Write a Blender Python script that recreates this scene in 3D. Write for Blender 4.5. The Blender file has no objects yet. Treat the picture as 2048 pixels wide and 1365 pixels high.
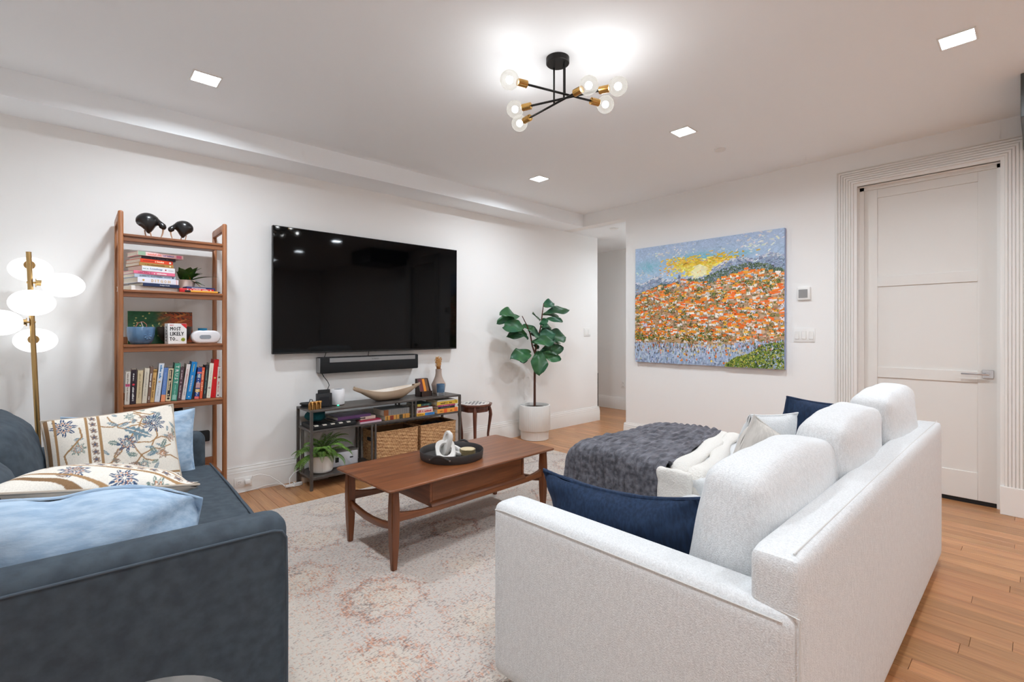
import bpy, bmesh, math, random
import numpy as np
from mathutils import Matrix, Vector

# ------------------------------------------------------------------ camera, world, exposure
scene = bpy.context.scene
COL = scene.collection
CAM_F, CAM_TH, CAM_HY, CAM_H = 963.0, math.radians(47.65), 662.2, 1.22
cam_data = bpy.data.cameras.new('camera')
cam_data.sensor_width = 36.0
cam_data.lens = 36.0 * CAM_F / 2048.0
cam_data.shift_y = (CAM_HY - 682.5) / 2048.0
cam_data.clip_start = 0.02
cam = bpy.data.objects.new('camera', cam_data)
cam.location = (0.0, 0.0, CAM_H)
cam.rotation_euler = (math.pi / 2, 0.0, CAM_TH - math.pi / 2)
COL.objects.link(cam)
scene.camera = cam

world = bpy.data.worlds.new('world')
scene.world = world
world.use_nodes = True
world.node_tree.nodes['Background'].inputs[0].default_value = (0.9, 0.95, 1.0, 1)
world.node_tree.nodes['Background'].inputs[1].default_value = 0.05

vs = scene.view_settings
vs.view_transform = 'Standard'
vs.look = 'None'
vs.gamma = 1.0
vs.use_curve_mapping = False
vs.exposure = 2.29
cy_ = scene.cycles
cy_.max_bounces = 9; cy_.diffuse_bounces = 8; cy_.glossy_bounces = 3; cy_.transmission_bounces = 4; cy_.transparent_max_bounces = 8
cy_.caustics_reflective = False; cy_.caustics_refractive = False
cy_.use_adaptive_sampling = True; cy_.adaptive_threshold = 0.05; cy_.adaptive_min_samples = 12

PANEL_W = 3.25         # watts of each square ceiling light
PANEL_SPREAD = 168.0  # beam of the square ceiling lights, degrees
BULB_W = 22.0         # strength of the chandelier filaments
GLOBE_W = 0.27         # strength of the floor lamp globes

# ------------------------------------------------------------------ room constants (metres)
XW, YD, ZC, ZS, YS = 4.60, 4.08, 2.637, 2.488, 3.755   # right wall, TV wall, ceiling, soffit underside, soffit face
X0, Y0 = -0.95, -4.2

rng = random.Random(7)

# ------------------------------------------------------------------ colours and materials
def C(r, g, b):
    def f(v):
        v /= 255.0
        return v / 12.92 if v <= 0.04045 else ((v + 0.055) / 1.055) ** 2.4
    return (f(r), f(g), f(b), 1.0)

MATS = {}
def mat(name, col, rough=0.6, metal=0.0, spec=0.5, col2=None, nscale=20.0, ndetail=4.0, bump=0.0, bscale=80.0, bdist=0.003,
        stretch=(1, 1, 1), emit=None, estr=0.0, coat=0.0, sheen=0.0, lo=0.35, hi=0.65, trans=0.0, ior=1.45, attr=None, coord='Object', rand=0.0,
        bump2=0.0, bscale2=8.0, subsurf=0.0):
    if name in MATS:
        return MATS[name]
    m = bpy.data.materials.new(name)
    m.use_nodes = True
    nt = m.node_tree
    N, L = nt.nodes, nt.links
    b = N['Principled BSDF']
    b.inputs['Base Color'].default_value = col
    b.inputs['Roughness'].default_value = rough
    b.inputs['Metallic'].default_value = metal
    b.inputs['Specular IOR Level'].default_value = spec
    b.inputs['IOR'].default_value = ior
    if coat: b.inputs['Coat Weight'].default_value = coat; b.inputs['Coat Roughness'].default_value = 0.15
    if sheen:
        b.inputs['Sheen Weight'].default_value = sheen; b.inputs['Sheen Roughness'].default_value = 0.4
        b.inputs['Sheen Tint'].default_value = col
    if trans: b.inputs['Transmission Weight'].default_value = trans
    if emit is not None:
        b.inputs['Emission Color'].default_value = emit; b.inputs['Emission Strength'].default_value = estr
    tc = mp = None
    if col2 is not None or bump or bump2 or rand:
        tc = N.new('ShaderNodeTexCoord'); mp = N.new('ShaderNodeMapping')
        L.new(tc.outputs[coord], mp.inputs[0]); mp.inputs['Scale'].default_value = stretch
    src = None
    if attr:
        a = N.new('ShaderNodeAttribute'); a.attribute_name = attr
        src = a.outputs['Color']
    if col2 is not None:
        n = N.new('ShaderNodeTexNoise'); n.inputs['Scale'].default_value = nscale; n.inputs['Detail'].default_value = ndetail
        L.new(mp.outputs[0], n.inputs['Vector'])
        r = N.new('ShaderNodeMapRange'); r.inputs[1].default_value = lo; r.inputs[2].default_value = hi
        L.new(n.outputs['Fac'], r.inputs[0])
        mx = N.new('ShaderNodeMix'); mx.data_type = 'RGBA'
        L.new(r.outputs[0], mx.inputs[0])
        if src is not None:
            mx.blend_type = 'MULTIPLY'
            L.new(src, mx.inputs[6]); mx.inputs[7].default_value = col2
        else:
            mx.inputs[6].default_value = col; mx.inputs[7].default_value = col2
        src = mx.outputs[2]
    if rand:
        oi = N.new('ShaderNodeObjectInfo'); hs = N.new('ShaderNodeHueSaturation')
        r2 = N.new('ShaderNodeMapRange'); r2.inputs[3].default_value = 1 - rand; r2.inputs[4].default_value = 1 + rand
        L.new(oi.outputs['Random'], r2.inputs[0]); L.new(r2.outputs[0], hs.inputs['Value'])
        if src is not None: L.new(src, hs.inputs['Color'])
        else: hs.inputs['Color'].default_value = col
        src = hs.outputs[0]
    if src is not None:
        L.new(src, b.inputs['Base Color'])
    prev = None
    for bb, sc_, d in ((bump, bscale, bdist), (bump2, bscale2, 0.02)):
        if bb:
            n2 = N.new('ShaderNodeTexNoise'); n2.inputs['Scale'].default_value = sc_; n2.inputs['Detail'].default_value = 3.0
            L.new(mp.outputs[0], n2.inputs['Vector'])
            bp = N.new('ShaderNodeBump'); bp.inputs['Strength'].default_value = bb; bp.inputs['Distance'].default_value = d
            L.new(n2.outputs['Fac'], bp.inputs['Height'])
            if prev: L.new(prev.outputs[0], bp.inputs['Normal'])
            prev = bp
    if prev: L.new(prev.outputs[0], b.inputs['Normal'])
    MATS[name] = m
    return m

def wood(name, c1, c2, axis='x', scale=6.0, rough=0.4, rand=0.0, coat=0.0, fine=1.0, lo=0.3, hi=0.7):
    """procedural wood: stretched noise bands along one axis plus fine pores"""
    if name in MATS: return MATS[name]
    m = bpy.data.materials.new(name); m.use_nodes = True
    nt = m.node_tree; N, L = nt.nodes, nt.links; b = N['Principled BSDF']
    b.inputs['Roughness'].default_value = rough
    if coat: b.inputs['Coat Weight'].default_value = coat; b.inputs['Coat Roughness'].default_value = 0.2
    tc = N.new('ShaderNodeTexCoord'); mp = N.new('ShaderNodeMapping'); mp2 = N.new('ShaderNodeMapping')
    oi = N.new('ShaderNodeObjectInfo'); cx = N.new('ShaderNodeVectorMath'); cx.operation = 'MULTIPLY_ADD'
    cx.inputs[1].default_value = (37.0, 53.0, 71.0)
    L.new(oi.outputs['Random'], cx.inputs[0]); L.new(tc.outputs['Object'], cx.inputs[2])
    s = {'x': (0.08, 1, 1), 'y': (1, 0.08, 1), 'z': (1, 1, 0.08)}[axis]
    s2 = {'x': (0.03, 1, 1), 'y': (1, 0.03, 1), 'z': (1, 1, 0.03)}[axis]
    mp.inputs['Scale'].default_value = s; mp2.inputs['Scale'].default_value = s2
    L.new(cx.outputs[0], mp.inputs[0]); L.new(cx.outputs[0], mp2.inputs[0])
    n1 = N.new('ShaderNodeTexNoise'); n1.inputs['Scale'].default_value = scale * 4; n1.inputs['Detail'].default_value = 5; n1.inputs['Distortion'].default_value = 0.6
    n2 = N.new('ShaderNodeTexNoise'); n2.inputs['Scale'].default_value = scale * 45; n2.inputs['Detail'].default_value = 2
    L.new(mp.outputs[0], n1.inputs['Vector']); L.new(mp2.outputs[0], n2.inputs['Vector'])
    r1 = N.new('ShaderNodeMapRange'); r1.inputs[1].default_value = lo; r1.inputs[2].default_value = hi
    L.new(n1.outputs['Fac'], r1.inputs[0])
    mx = N.new('ShaderNodeMix'); mx.data_type = 'RGBA'; mx.inputs[6].default_value = c1; mx.inputs[7].default_value = c2
    L.new(r1.outputs[0], mx.inputs[0])
    r2 = N.new('ShaderNodeMapRange'); r2.inputs[1].default_value = 0.3; r2.inputs[2].default_value = 0.7
    r2.inputs[3].default_value = 1 - 0.22 * fine; r2.inputs[4].default_value = 1 + 0.08 * fine
    L.new(n2.outputs['Fac'], r2.inputs[0])
    hs = N.new('ShaderNodeHueSaturation'); L.new(mx.outputs[2], hs.inputs['Color'])
    if rand:
        r3 = N.new('ShaderNodeMapRange'); r3.inputs[3].default_value = 1 - rand; r3.inputs[4].default_value = 1 + rand
        L.new(oi.outputs['Random'], r3.inputs[0])
        mm = N.new('ShaderNodeMath'); mm.operation = 'MULTIPLY'
        L.new(r2.outputs[0], mm.inputs[0]); L.new(r3.outputs[0], mm.inputs[1]); L.new(mm.outputs[0], hs.inputs['Value'])
        r4 = N.new('ShaderNodeMapRange'); r4.inputs[3].default_value = 0.5 + 0.003; r4.inputs[4].default_value = 0.5 - 0.003
        L.new(oi.outputs['Random'], r4.inputs[0]); L.new(r4.outputs[0], hs.inputs['Hue'])
    else:
        L.new(r2.outputs[0], hs.inputs['Value'])
    L.new(hs.outputs[0], b.inputs['Base Color'])
    bp = N.new('ShaderNodeBump'); bp.inputs['Strength'].default_value = 0.12; bp.inputs['Distance'].default_value = 0.001
    L.new(n2.outputs['Fac'], bp.inputs['Height']); L.new(bp.outputs[0], b.inputs['Normal'])
    MATS[name] = m
    return m

# ------------------------------------------------------------------ geometry: every shape is (vertices, faces)
def join(*gs):
    V, F = [], []
    for v, f in gs:
        o = len(V); V.extend(v); F.extend([tuple(i + o for i in q) for q in f])
    return V, F

def xf(g, M):
    return [tuple(M @ Vector(v)) for v in g[0]], g[1]

def from_bm(bm):
    bm.verts.index_update()
    g = [tuple(v.co) for v in bm.verts], [tuple(v.index for v in f.verts) for f in bm.faces]
    bm.free()
    return g

def box(x0, x1, y0, y1, z0, z1, b=0.0, seg=2):
    V = [(x0, y0, z0), (x1, y0, z0), (x1, y1, z0), (x0, y1, z0), (x0, y0, z1), (x1, y0, z1), (x1, y1, z1), (x0, y1, z1)]
    F = [(0, 3, 2, 1), (4, 5, 6, 7), (0, 1, 5, 4), (1, 2, 6, 5), (2, 3, 7, 6), (3, 0, 4, 7)]
    if not b: return V, F
    bm = bmesh.new()
    vs_ = [bm.verts.new(v) for v in V]
    for f in F: bm.faces.new([vs_[i] for i in f])
    b = min(b, 0.49 * min(abs(x1 - x0), abs(y1 - y0), abs(z1 - z0)))
    bmesh.ops.bevel(bm, geom=bm.edges[:], offset=b, segments=seg, profile=0.5, affect='EDGES')
    return from_bm(bm)

def prism(poly, lo, hi, axis='y', b=0.0, seg=2):
    """extrude a 2D outline; axis x: outline is (y,z); y: (x,z); z: (x,y)"""
    def P(a, c, t):
        return {'x': (t, a, c), 'y': (a, t, c), 'z': (a, c, t)}[axis]
    n = len(poly)
    V = [P(a, c, lo) for a, c in poly] + [P(a, c, hi) for a, c in poly]
    F = [tuple(range(n)), tuple(range(2 * n - 1, n - 1, -1))] + [(i, i + n, (i + 1) % n + n, (i + 1) % n) for i in range(n)]
    bm = bmesh.new()
    vs_ = [bm.verts.new(v) for v in V]
    for f in F: bm.faces.new([vs_[i] for i in f])
    bmesh.ops.recalc_face_normals(bm, faces=bm.faces[:])
    if b:
        es = [e for e in bm.edges if len(e.link_faces) == 2 and e.calc_face_angle() > 0.5]
        bmesh.ops.bevel(bm, geom=es, offset=b, segments=seg, profile=0.5, affect='EDGES')
    return from_bm(bm)

def frame_of(d):
    d = Vector(d).normalized()
    u = Vector((0, 0, 1)).cross(d)
    if u.length < 1e-4: u = Vector((1, 0, 0)).cross(d)
    u.normalize()
    return u, d.cross(u)

def tube(pts, r, n=8, caps=True, closed=False):
    pts = [Vector(p) for p in pts]
    k = len(pts)
    R = r if isinstance(r, (list, tuple)) else [r] * k
    V, F = [], []
    pu = None
    for i, p in enumerate(pts):
        if closed: d = pts[(i + 1) % k] - pts[i - 1]
        else: d = pts[min(i + 1, k - 1)] - pts[max(i - 1, 0)]
        if d.length < 1e-9: d = Vector((0, 0, 1))
        d.normalize()
        if pu is None: u, w = frame_of(d)
        else:
            u = pu - d * pu.dot(d)
            if u.length < 1e-6: u, w = frame_of(d)
            else: u.normalize()
            w = d.cross(u)
        pu = u
        for j in range(n):
            a = 2 * math.pi * j / n
            V.append(tuple(p + (u * math.cos(a) + w * math.sin(a)) * R[i]))
    m = k if closed else k - 1
    for i in range(m):
        i2 = (i + 1) % k
        for j in range(n):
            j2 = (j + 1) % n
            F.append((i * n + j, i * n + j2, i2 * n + j2, i2 * n + j))
    if caps and not closed:
        F.append(tuple(range(n - 1, -1, -1))); F.append(tuple((k - 1) * n + j for j in range(n)))
    return V, F

def cyl(p0, p1, r0, r1=None, n=20, caps=True):
    return tube([p0, p1], [r0, r0 if r1 is None else r1], n, caps)

def lathe(prof, c=(0, 0, 0), n=32, ell=(1, 1), cap=True):
    V, F = [], []
    k = len(prof)
    for r, z in prof:
        for j in range(n):
            a = 2 * math.pi * j / n
            V.append((c[0] + r * math.cos(a) * ell[0], c[1] + r * math.sin(a) * ell[1], c[2] + z))
    for i in range(k - 1):
        for j in range(n):
            j2 = (j + 1) % n
            F.append((i * n + j, i * n + j2, (i + 1) * n + j2, (i + 1) * n + j))
    if cap:
        if prof[0][0] > 1e-5: F.append(tuple(range(n - 1, -1, -1)))
        if prof[-1][0] > 1e-5: F.append(tuple((k - 1) * n + j for j in range(n)))
    return V, F

def ellipsoid(c, rx, ry, rz, nu=20, nv=12):
    prof = [(math.sin(math.pi * i / nv), -math.cos(math.pi * i / nv)) for i in range(nv + 1)]
    prof[0] = (1e-4, -1); prof[-1] = (1e-4, 1)
    g = lathe(prof, n=nu)
    return [(c[0] + x * rx, c[1] + y * ry, c[2] + z * rz) for x, y, z in g[0]], g[1]

def gridgeo(P):
    """P: array (nu, nv, 3)"""
    nu, nv = P.shape[:2]
    V = [tuple(p) for p in P.reshape(-1, 3)]
    F = [(i * nv + j, (i + 1) * nv + j, (i + 1) * nv + j + 1, i * nv + j + 1) for i in range(nu - 1) for j in range(nv - 1)]
    return V, F

def wob(x, y, z=0.0, f=3.0, seed=0, n=7):
    """cheap smooth noise in about -1..1 for numpy arrays"""
    r = np.random.RandomState(seed)
    out = 0
    for i in range(n):
        k = r.normal(size=3) * f * (1 + 0.35 * i)
        out = out + np.sin(k[0] * x + k[1] * y + k[2] * z + r.uniform(0, 6.28)) / (1 + 0.4 * i)
    return out / 2.4

def softbox(x0, x1, y0, y1, z0, z1, r=0.05, puff=(0, 0, 0), n=18, wr=0.0, seed=0, wf=5.0, side='xyz', lump=0.0):
    """upholstered block: rounded box whose faces swell by puff, with optional wrinkles"""
    c = np.array([(x0 + x1) / 2, (y0 + y1) / 2, (z0 + z1) / 2]); h = np.array([x1 - x0, y1 - y0, z1 - z0]) / 2
    r = min(r, h.min() * 0.98)
    bm = bmesh.new()
    bmesh.ops.create_cube(bm, size=2.0)
    bmesh.ops.subdivide_edges(bm, edges=bm.edges[:], cuts=n, use_grid_fill=True)
    co = np.array([v.co[:] for v in bm.verts])
    F = []
    bm.verts.index_update()
    F = [tuple(v.index for v in f.verts) for f in bm.faces]
    bm.free()
    s = np.sign(co) * (1 - (1 - np.abs(co)) ** 1.35)      # denser near the edges
    p = s * h
    inner = np.clip(p, -(h - r), h - r)
    d = p - inner
    ln = np.linalg.norm(d, axis=1, keepdims=True); ln[ln < 1e-9] = 1
    on = np.abs(np.abs(co) - 1).min(axis=1) < 1e-6
    q = inner + d / ln * r
    u = q / h
    for ax in range(3):
        if puff[ax]:
            o = [i for i in range(3) if i != ax]
            w = (1 - np.clip(np.abs(u[:, o[0]]), 0, 1) ** 2.4) * (1 - np.clip(np.abs(u[:, o[1]]), 0, 1) ** 2.4)
            q[:, ax] += np.sign(u[:, ax]) * puff[ax] * w * (np.abs(u[:, ax]) ** 2)
    q = q + c
    if lump:
        q[:, 2] += lump * wob(q[:, 0], q[:, 1], q[:, 2], 5.0, seed + 5) * (u[:, 2] > 0)
    if wr:
        nrm = d / ln
        q = q + nrm * (wr * wob(q[:, 0], q[:, 1], q[:, 2], wf * 4, seed))[:, None]
    return [tuple(v) for v in q], F

def pillow(w, h, t, n=28, pinch=0.07, wr=0.004, seed=0, p=2.6, sag=0.0, ears=0.0):
    """scatter cushion in the local x/z plane, thickness along y; returns geometry + uv"""
    u = np.linspace(-1, 1, n); U, Vv = np.meshgrid(u, u, indexing='ij')
    U = np.sign(U) * (1 - (1 - np.abs(U)) ** 1.3); Vv = np.sign(Vv) * (1 - (1 - np.abs(Vv)) ** 1.3)
    X = w / 2 * U * (1 - pinch * (1 - Vv ** 2) * U ** 2)
    Z = h / 2 * Vv * (1 - pinch * (1 - U ** 2) * Vv ** 2)
    T = t / 2 * (np.clip((1 - np.abs(U) ** p) * (1 - np.abs(Vv) ** p), 0, 1)) ** 0.62 + 0.002
    wv = wr * wob(U * 1.0, Vv * 1.0, 0, 4.0, seed) * np.clip(1.2 - np.abs(U * Vv), 0, 1)
    crease = wr * 2.2 * np.sin(9 * (U - Vv) + seed) * (np.abs(U * Vv) ** 1.5)
    Z = Z - sag * (1 - U ** 2) * (Vv > 0) * np.abs(Vv)
    A = np.stack([X, -(T + wv + crease), Z], -1); B = np.stack([X, (T + wob(U, Vv, 1, 4, seed + 9) * wr + crease), Z], -1)
    ga, gb = gridgeo(A), gridgeo(B)
    gb = (gb[0], [tuple(reversed(f)) for f in gb[1]])
    return join(ga, gb), np.stack([U, Vv], -1).reshape(-1, 2)

def place(o, x, z):
    """matrix from origin, local x direction, local z direction (world vectors)"""
    X = Vector(x).normalized(); Z = Vector(z); Z = (Z - X * Z.dot(X)).normalized(); Y = Z.cross(X)
    return Matrix(((X.x, Y.x, Z.x, o[0]), (X.y, Y.y, Z.y, o[1]), (X.z, Y.z, Z.z, o[2]), (0, 0, 0, 1)))

_txt_cache = {}
def text_geo(s, w=None, h=None, bold=0.0, ext=0.0):
    """lettering as a flat mesh centred on the local x/z plane, facing -y, fitted to w x h"""
    key = s
    if key not in _txt_cache:
        cu = bpy.data.curves.new('lettering', 'FONT'); cu.body = s; cu.resolution_u = 1; cu.size = 1.0
        cu.extrude = 0.0
        ob = bpy.data.objects.new('lettering_tmp', cu); COL.objects.link(ob)
        dg = bpy.context.evaluated_depsgraph_get(); dg.update()
        me = ob.evaluated_get(dg).to_mesh()
        V = np.array([v.co[:] for v in me.vertices]); F = [tuple(p.vertices) for p in me.polygons]
        ob.evaluated_get(dg).to_mesh_clear()
        bpy.data.objects.remove(ob); bpy.data.curves.remove(cu)
        V[:, 0] -= (V[:, 0].min() + V[:, 0].max()) / 2; V[:, 1] -= (V[:, 1].min() + V[:, 1].max()) / 2
        _txt_cache[key] = V, F
    V, F = _txt_cache[key]
    V = V.copy()
    ew, eh = np.ptp(V[:, 0]), np.ptp(V[:, 1])
    sx = w / ew if w else h / eh
    sy = h / eh if h else sx
    g = [(x * sx, 0.0, y * sy) for x, y, _ in V], list(F)
    if not bold: return g
    k = bold * (h or eh * sx)      # heavier strokes: copies a hair apart
    return join(*[([(x + dx * k, -0.00002 * i, z + dz * k) for x, _, z in g[0]], g[1]) for i, (dx, dz) in enumerate(((-2, 0), (2, 0), (0, 1), (0, -1)))])

def scrawl(w, h, n, seed=0, fill=0.8):
    """a line of print too small to read: a row of little letter-sized blocks in the x/z plane"""
    r = random.Random(seed); V, F = [], []
    x = -w / 2; step = w / n
    for i in range(n):
        if r.random() < 0.14: x += step; continue
        a = step * fill; hh = h * r.choice((0.62, 0.62, 0.62, 1.0, 0.8))
        o = len(V)
        V += [(x, 0, -h / 2), (x + a, 0, -h / 2), (x + a, 0, -h / 2 + hh), (x, 0, -h / 2 + hh)]; F.append((o, o + 1, o + 2, o + 3))
        x += step
    return V, F

# ------------------------------------------------------------------ objects
WM = {}
def wmat(o):
    return WM[o.name] if o is not None else Matrix.Identity(4)

def mesh_of(g, name, m=None, smooth=40, colors=None):
    me = bpy.data.meshes.new(name)
    me.from_pydata(g[0], [], g[1])
    me.validate(); me.update()
    if smooth:
        me.shade_smooth()
        me.set_sharp_from_angle(angle=math.radians(smooth))
    if m is not None: me.materials.append(m)
    if colors is not None:
        ca = me.color_attributes.new('Col', 'FLOAT_COLOR', 'POINT')
        arr = np.ones((len(g[0]), 4), np.float32); arr[:, :3] = colors
        ca.data.foreach_set('color', arr.ravel())
    return me

def thing(name, label, cat, loc=(0, 0, 0), rz=0.0, group=None, kind=None, M=None):
    o = bpy.data.objects.new(name, None)
    o.empty_display_size = 0.05
    COL.objects.link(o)
    mw = M if M is not None else Matrix.Translation(loc) @ Matrix.Rotation(rz, 4, 'Z')
    o.matrix_basis = mw
    WM[o.name] = mw.copy()
    if label: o['label'] = label
    if cat: o['category'] = cat
    if group: o['group'] = group
    if kind: o['kind'] = kind
    return o

def part(name, g, m, parent, local=False, smooth=40, label=None, kind=None, colors=None, mesh=None, M=None):
    """a mesh under a thing; vertices in world metres, or in the thing's own frame with local=True"""
    if mesh is None:
        if not local and parent is not None:
            g = xf(g, wmat(parent).inverted())
        mesh = mesh_of(g, name, m, smooth, colors)
    o = bpy.data.objects.new(name, mesh)
    COL.objects.link(o)
    o.parent = parent
    if M is not None: o.matrix_basis = M
    WM[o.name] = wmat(parent) @ (M if M is not None else Matrix.Identity(4))
    if label: o['label'] = label
    if kind: o['kind'] = kind
    return o

def solo(name, g, m, label, cat, group=None, kind=None, smooth=40, colors=None, origin=None):
    """a thing that is one mesh; origin at the middle of its base"""
    A = np.array(g[0])
    if origin is None: origin = ((A[:, 0].min() + A[:, 0].max()) / 2, (A[:, 1].min() + A[:, 1].max()) / 2, A[:, 2].min())
    Mo = Matrix.Translation(origin)
    o = part(name, xf(g, Mo.inverted()), m, None, smooth=smooth, colors=colors, M=Mo)
    if label: o['label'] = label
    if cat: o['category'] = cat
    if group: o['group'] = group
    if kind: o['kind'] = kind
    return o

def struct(name, g, m, label=None, smooth=40):
    return solo(name, g, m, label, None, kind='structure', smooth=smooth)

# ================================================================== THE SETTING
PAINT = mat('wall_paint', C(241, 240, 238), rough=0.85, spec=0.25)
CEILP = mat('ceiling_paint', C(245, 248, 250), rough=0.9, spec=0.2)
TRIMP = mat('trim_paint', C(232, 230, 226), rough=0.45, spec=0.4)
DOORP = mat('door_paint', C(226, 223, 218), rough=0.5, spec=0.4)
GAPM = mat('floor_gap', C(70, 45, 28), rough=0.9)
PLANK = wood('oak_floor', C(196, 143, 96), C(166, 112, 71), axis='y', scale=5.0, rough=0.36, rand=0.14, coat=0.15, fine=1.0)

floor = struct('floor', box(X0 - 0.1, 6.5, Y0 - 0.1, 6.2, -0.06, -0.004), GAPM, 'honey oak strip floor')

def proj(x, y, z):
    d = x * math.cos(CAM_TH) + y * math.sin(CAM_TH); l = x * math.sin(CAM_TH) - y * math.cos(CAM_TH)
    if d < 0.05: return None
    return 1024 + CAM_F * l / d, CAM_HY - CAM_F * (z - CAM_H) / d

# planks run from the camera side toward the TV wall
PW = 0.0835
pl = []
for i in range(int((6.5 - X0) / PW)):
    xa = X0 + i * PW
    ya = Y0 + rng.uniform(0, 0.8)
    first = True
    while ya < 6.1:
        ln = rng.choice((0.45, 0.7, 0.85, 1.0, 1.2, 1.4))
        yb = min(ya + ln, 6.15)
        pl.append((xa, ya, yb)); ya = yb
RUG = (0.20, 3.60, 0.55, 3.50)
def seen(xa, ya, yb):
    best = 0.0
    for t in np.linspace(0.02, 0.98, 9):
        y = ya + (yb - ya) * t; x = xa + PW / 2
        if RUG[0] < x < RUG[1] and RUG[2] < y < RUG[3]: continue
        if x < 5.3 and y > YD: continue
        if x > 6.3: continue
        if XW < x < XW + 0.1 and y < 3.14: continue
        if x > XW + 0.1 and y < 3.14: continue
        if 1.2 < x < 3.3 and 0.4 < y < 1.4: continue
        if x < 0.5 and 1.6 < y < 3.6: continue
        q = proj(x, y, 0)
        if q and -20 < q[0] < 2068 and q[1] < 1380:
            best += (yb - ya) / 9 / max(0.3, x * x + y * y)
    return best
pl.sort(key=lambda p: -seen(*p))
plank_mesh = {}
rest = []
for k, (xa, ya, yb) in enumerate(pl):
    ln = round(yb - ya, 2)
    if k < 290 and seen(xa, ya, yb) > 0:
        if ln not in plank_mesh:
            plank_mesh[ln] = mesh_of(box(0.0006, PW - 0.0006, 0.0006, ln - 0.0006, -0.012, 0.0, b=0.0009, seg=1), 'plank', PLANK, smooth=0)
        o = part('plank', None, None, floor, mesh=plank_mesh[ln])
        o.matrix_basis = wmat(floor).inverted() @ Matrix.Translation((xa, ya, 0))
    else:
        rest.append(box(xa + 0.0006, xa + PW - 0.0006, ya + 0.0006, yb - 0.0006, -0.012, 0.0))
part('plank_field', join(*rest), PLANK, floor, smooth=0, kind='stuff')

struct('wall_back', box(X0 - 0.1, 5.30, YD, 6.2, -0.05, 2.75), PAINT, 'white wall behind the television', smooth=0)
struct('wall_left', box(X0 - 0.12, X0, Y0, YD, -0.05, 2.75), PAINT, 'white wall behind the blue sofa', smooth=0)
struct('wall_front', box(X0 - 0.12, 6.5, Y0 - 0.12, Y0, -0.05, 2.75), PAINT, 'white wall behind the viewer', smooth=0)
DO0, DO1, DOZ = 0.180, 0.977, 2.363      # door opening
struct('wall_right', join(box(XW, XW + 0.14, DO1, 3.143, -0.05, 2.75), box(XW, XW + 0.14, Y0, DO0, -0.05, 2.75),
                          box(XW, XW + 0.14, DO0 - 0.001, DO1 + 0.001, DOZ, 2.75), box(XW, XW + 0.14, 3.142, YD, ZS, 2.75)),
       PAINT, 'white wall with the painting and the door', smooth=0)
struct('wall_hall', join(box(6.30, 6.45, 2.2, 6.2, -0.05, 2.75), box(4.74, 6.3, 2.2, 2.3, -0.05, 2.75), box(5.3, 6.45, 6.1, 6.2, -0.05, 2.75)),
       PAINT, 'white end wall of the hallway', smooth=0)
ceil = struct('ceiling', box(X0 - 0.1, XW + 0.14, Y0 - 0.1, YD, ZC, 2.80), CEILP, 'white ceiling', smooth=0)
part('soffit', box(X0, XW + 0.001, YS, YD + 0.001, ZS, ZC + 0.001), CEILP, ceil, smooth=0)
part('hall_ceiling', box(XW + 0.135, 6.5, 2.2, 6.2, ZS, ZS + 0.02), CEILP, ceil, smooth=0)

# ---- baseboards: flat board with a stepped, beaded cap
def baseboard(name, pts, label):
    """pts: list of floor points along the wall face; board grows to the left of the walking direction"""
    prof = [(0, 0.0), (0.024, 0.0), (0.024, 0.132), (0.021, 0.139), (0.021, 0.150), (0.017, 0.158), (0.017, 0.166), (0.013, 0.176), (0.009, 0.182), (0.009, 0.190), (0, 0.190)]
    P = [Vector((x, y, 0)) for x, y in pts]
    gs = []
    for a, b_ in zip(P, P[1:]):
        d = (b_ - a).normalized(); nn = Vector((-d.y, d.x, 0))
        V = [tuple(a + nn * t + Vector((0, 0, z))) for t, z in prof] + [tuple(b_ + nn * t + Vector((0, 0, z))) for t, z in prof]
        n = len(prof)
        F = [(i, i + 1, i + 1 + n, i + n) for i in range(n - 1)] + [tuple(range(n - 1, -1, -1)), tuple(range(n, 2 * n))]
        gs.append((V, F))
    struct(name, join(*gs), TRIMP, label, smooth=25)
baseboard('baseboard_back', [(5.324, YD), (X0, YD)], 'white moulded baseboard under the television wall')
baseboard('baseboard_right', [(XW, 1.112), (XW, 3.160)], 'white baseboard below the painting')
baseboard('baseboard_hall', [(6.30, 2.3), (6.30, 6.1)], 'white baseboard at the end of the hallway')
baseboard('baseboard_corner', [(5.30, 6.1), (5.30, YD - 0.02)], 'white baseboard around the wall corner')

# ---- door with three recessed panels
DX = 4.685
door = thing('door_1', 'white three panel door with chrome lever handle', None, (DX, (DO0 + DO1) / 2, 0), kind='structure')
ya, yb = DO0 + 0.004, DO1 - 0.004
part('stile', box(DX, DX + 0.04, 0.865, yb, 0.03, 2.358, b=0.0015, seg=1), DOORP, door)
part('stile', box(DX, DX + 0.04, ya, 0.295, 0.03, 2.358, b=0.0015, seg=1), DOORP, door)
for z0, z1 in ((2.268, 2.358), (1.568, 1.646), (0.856, 0.936), (0.03, 0.222)):
    part('rail', box(DX, DX + 0.04, 0.295, 0.865, z0, z1, b=0.0015, seg=1), DOORP, door)
for z0, z1 in ((1.64, 2.28), (0.93, 1.575), (0.215, 0.86)):
    part('panel', box(DX + 0.009, DX + 0.03, 0.29, 0.87, z0, z1), DOORP, door, smooth=0)
CHROME = mat('chrome', C(205, 205, 207), rough=0.15, metal=1.0)
hd = part('handle', join(box(DX - 0.008, DX, 0.215, 0.273, 0.890, 0.948, b=0.002, seg=1), cyl((DX - 0.045, 0.244, 0.919), (DX - 0.005, 0.244, 0.919), 0.010, n=16)), CHROME, door, label='square chrome lever handle')
part('lever', box(DX - 0.05, DX - 0.038, 0.235, 0.378, 0.913, 0.925, b=0.003, seg=2), CHROME, hd)
BLACK = mat('matte_black', C(22, 22, 23), rough=0.6)
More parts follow.
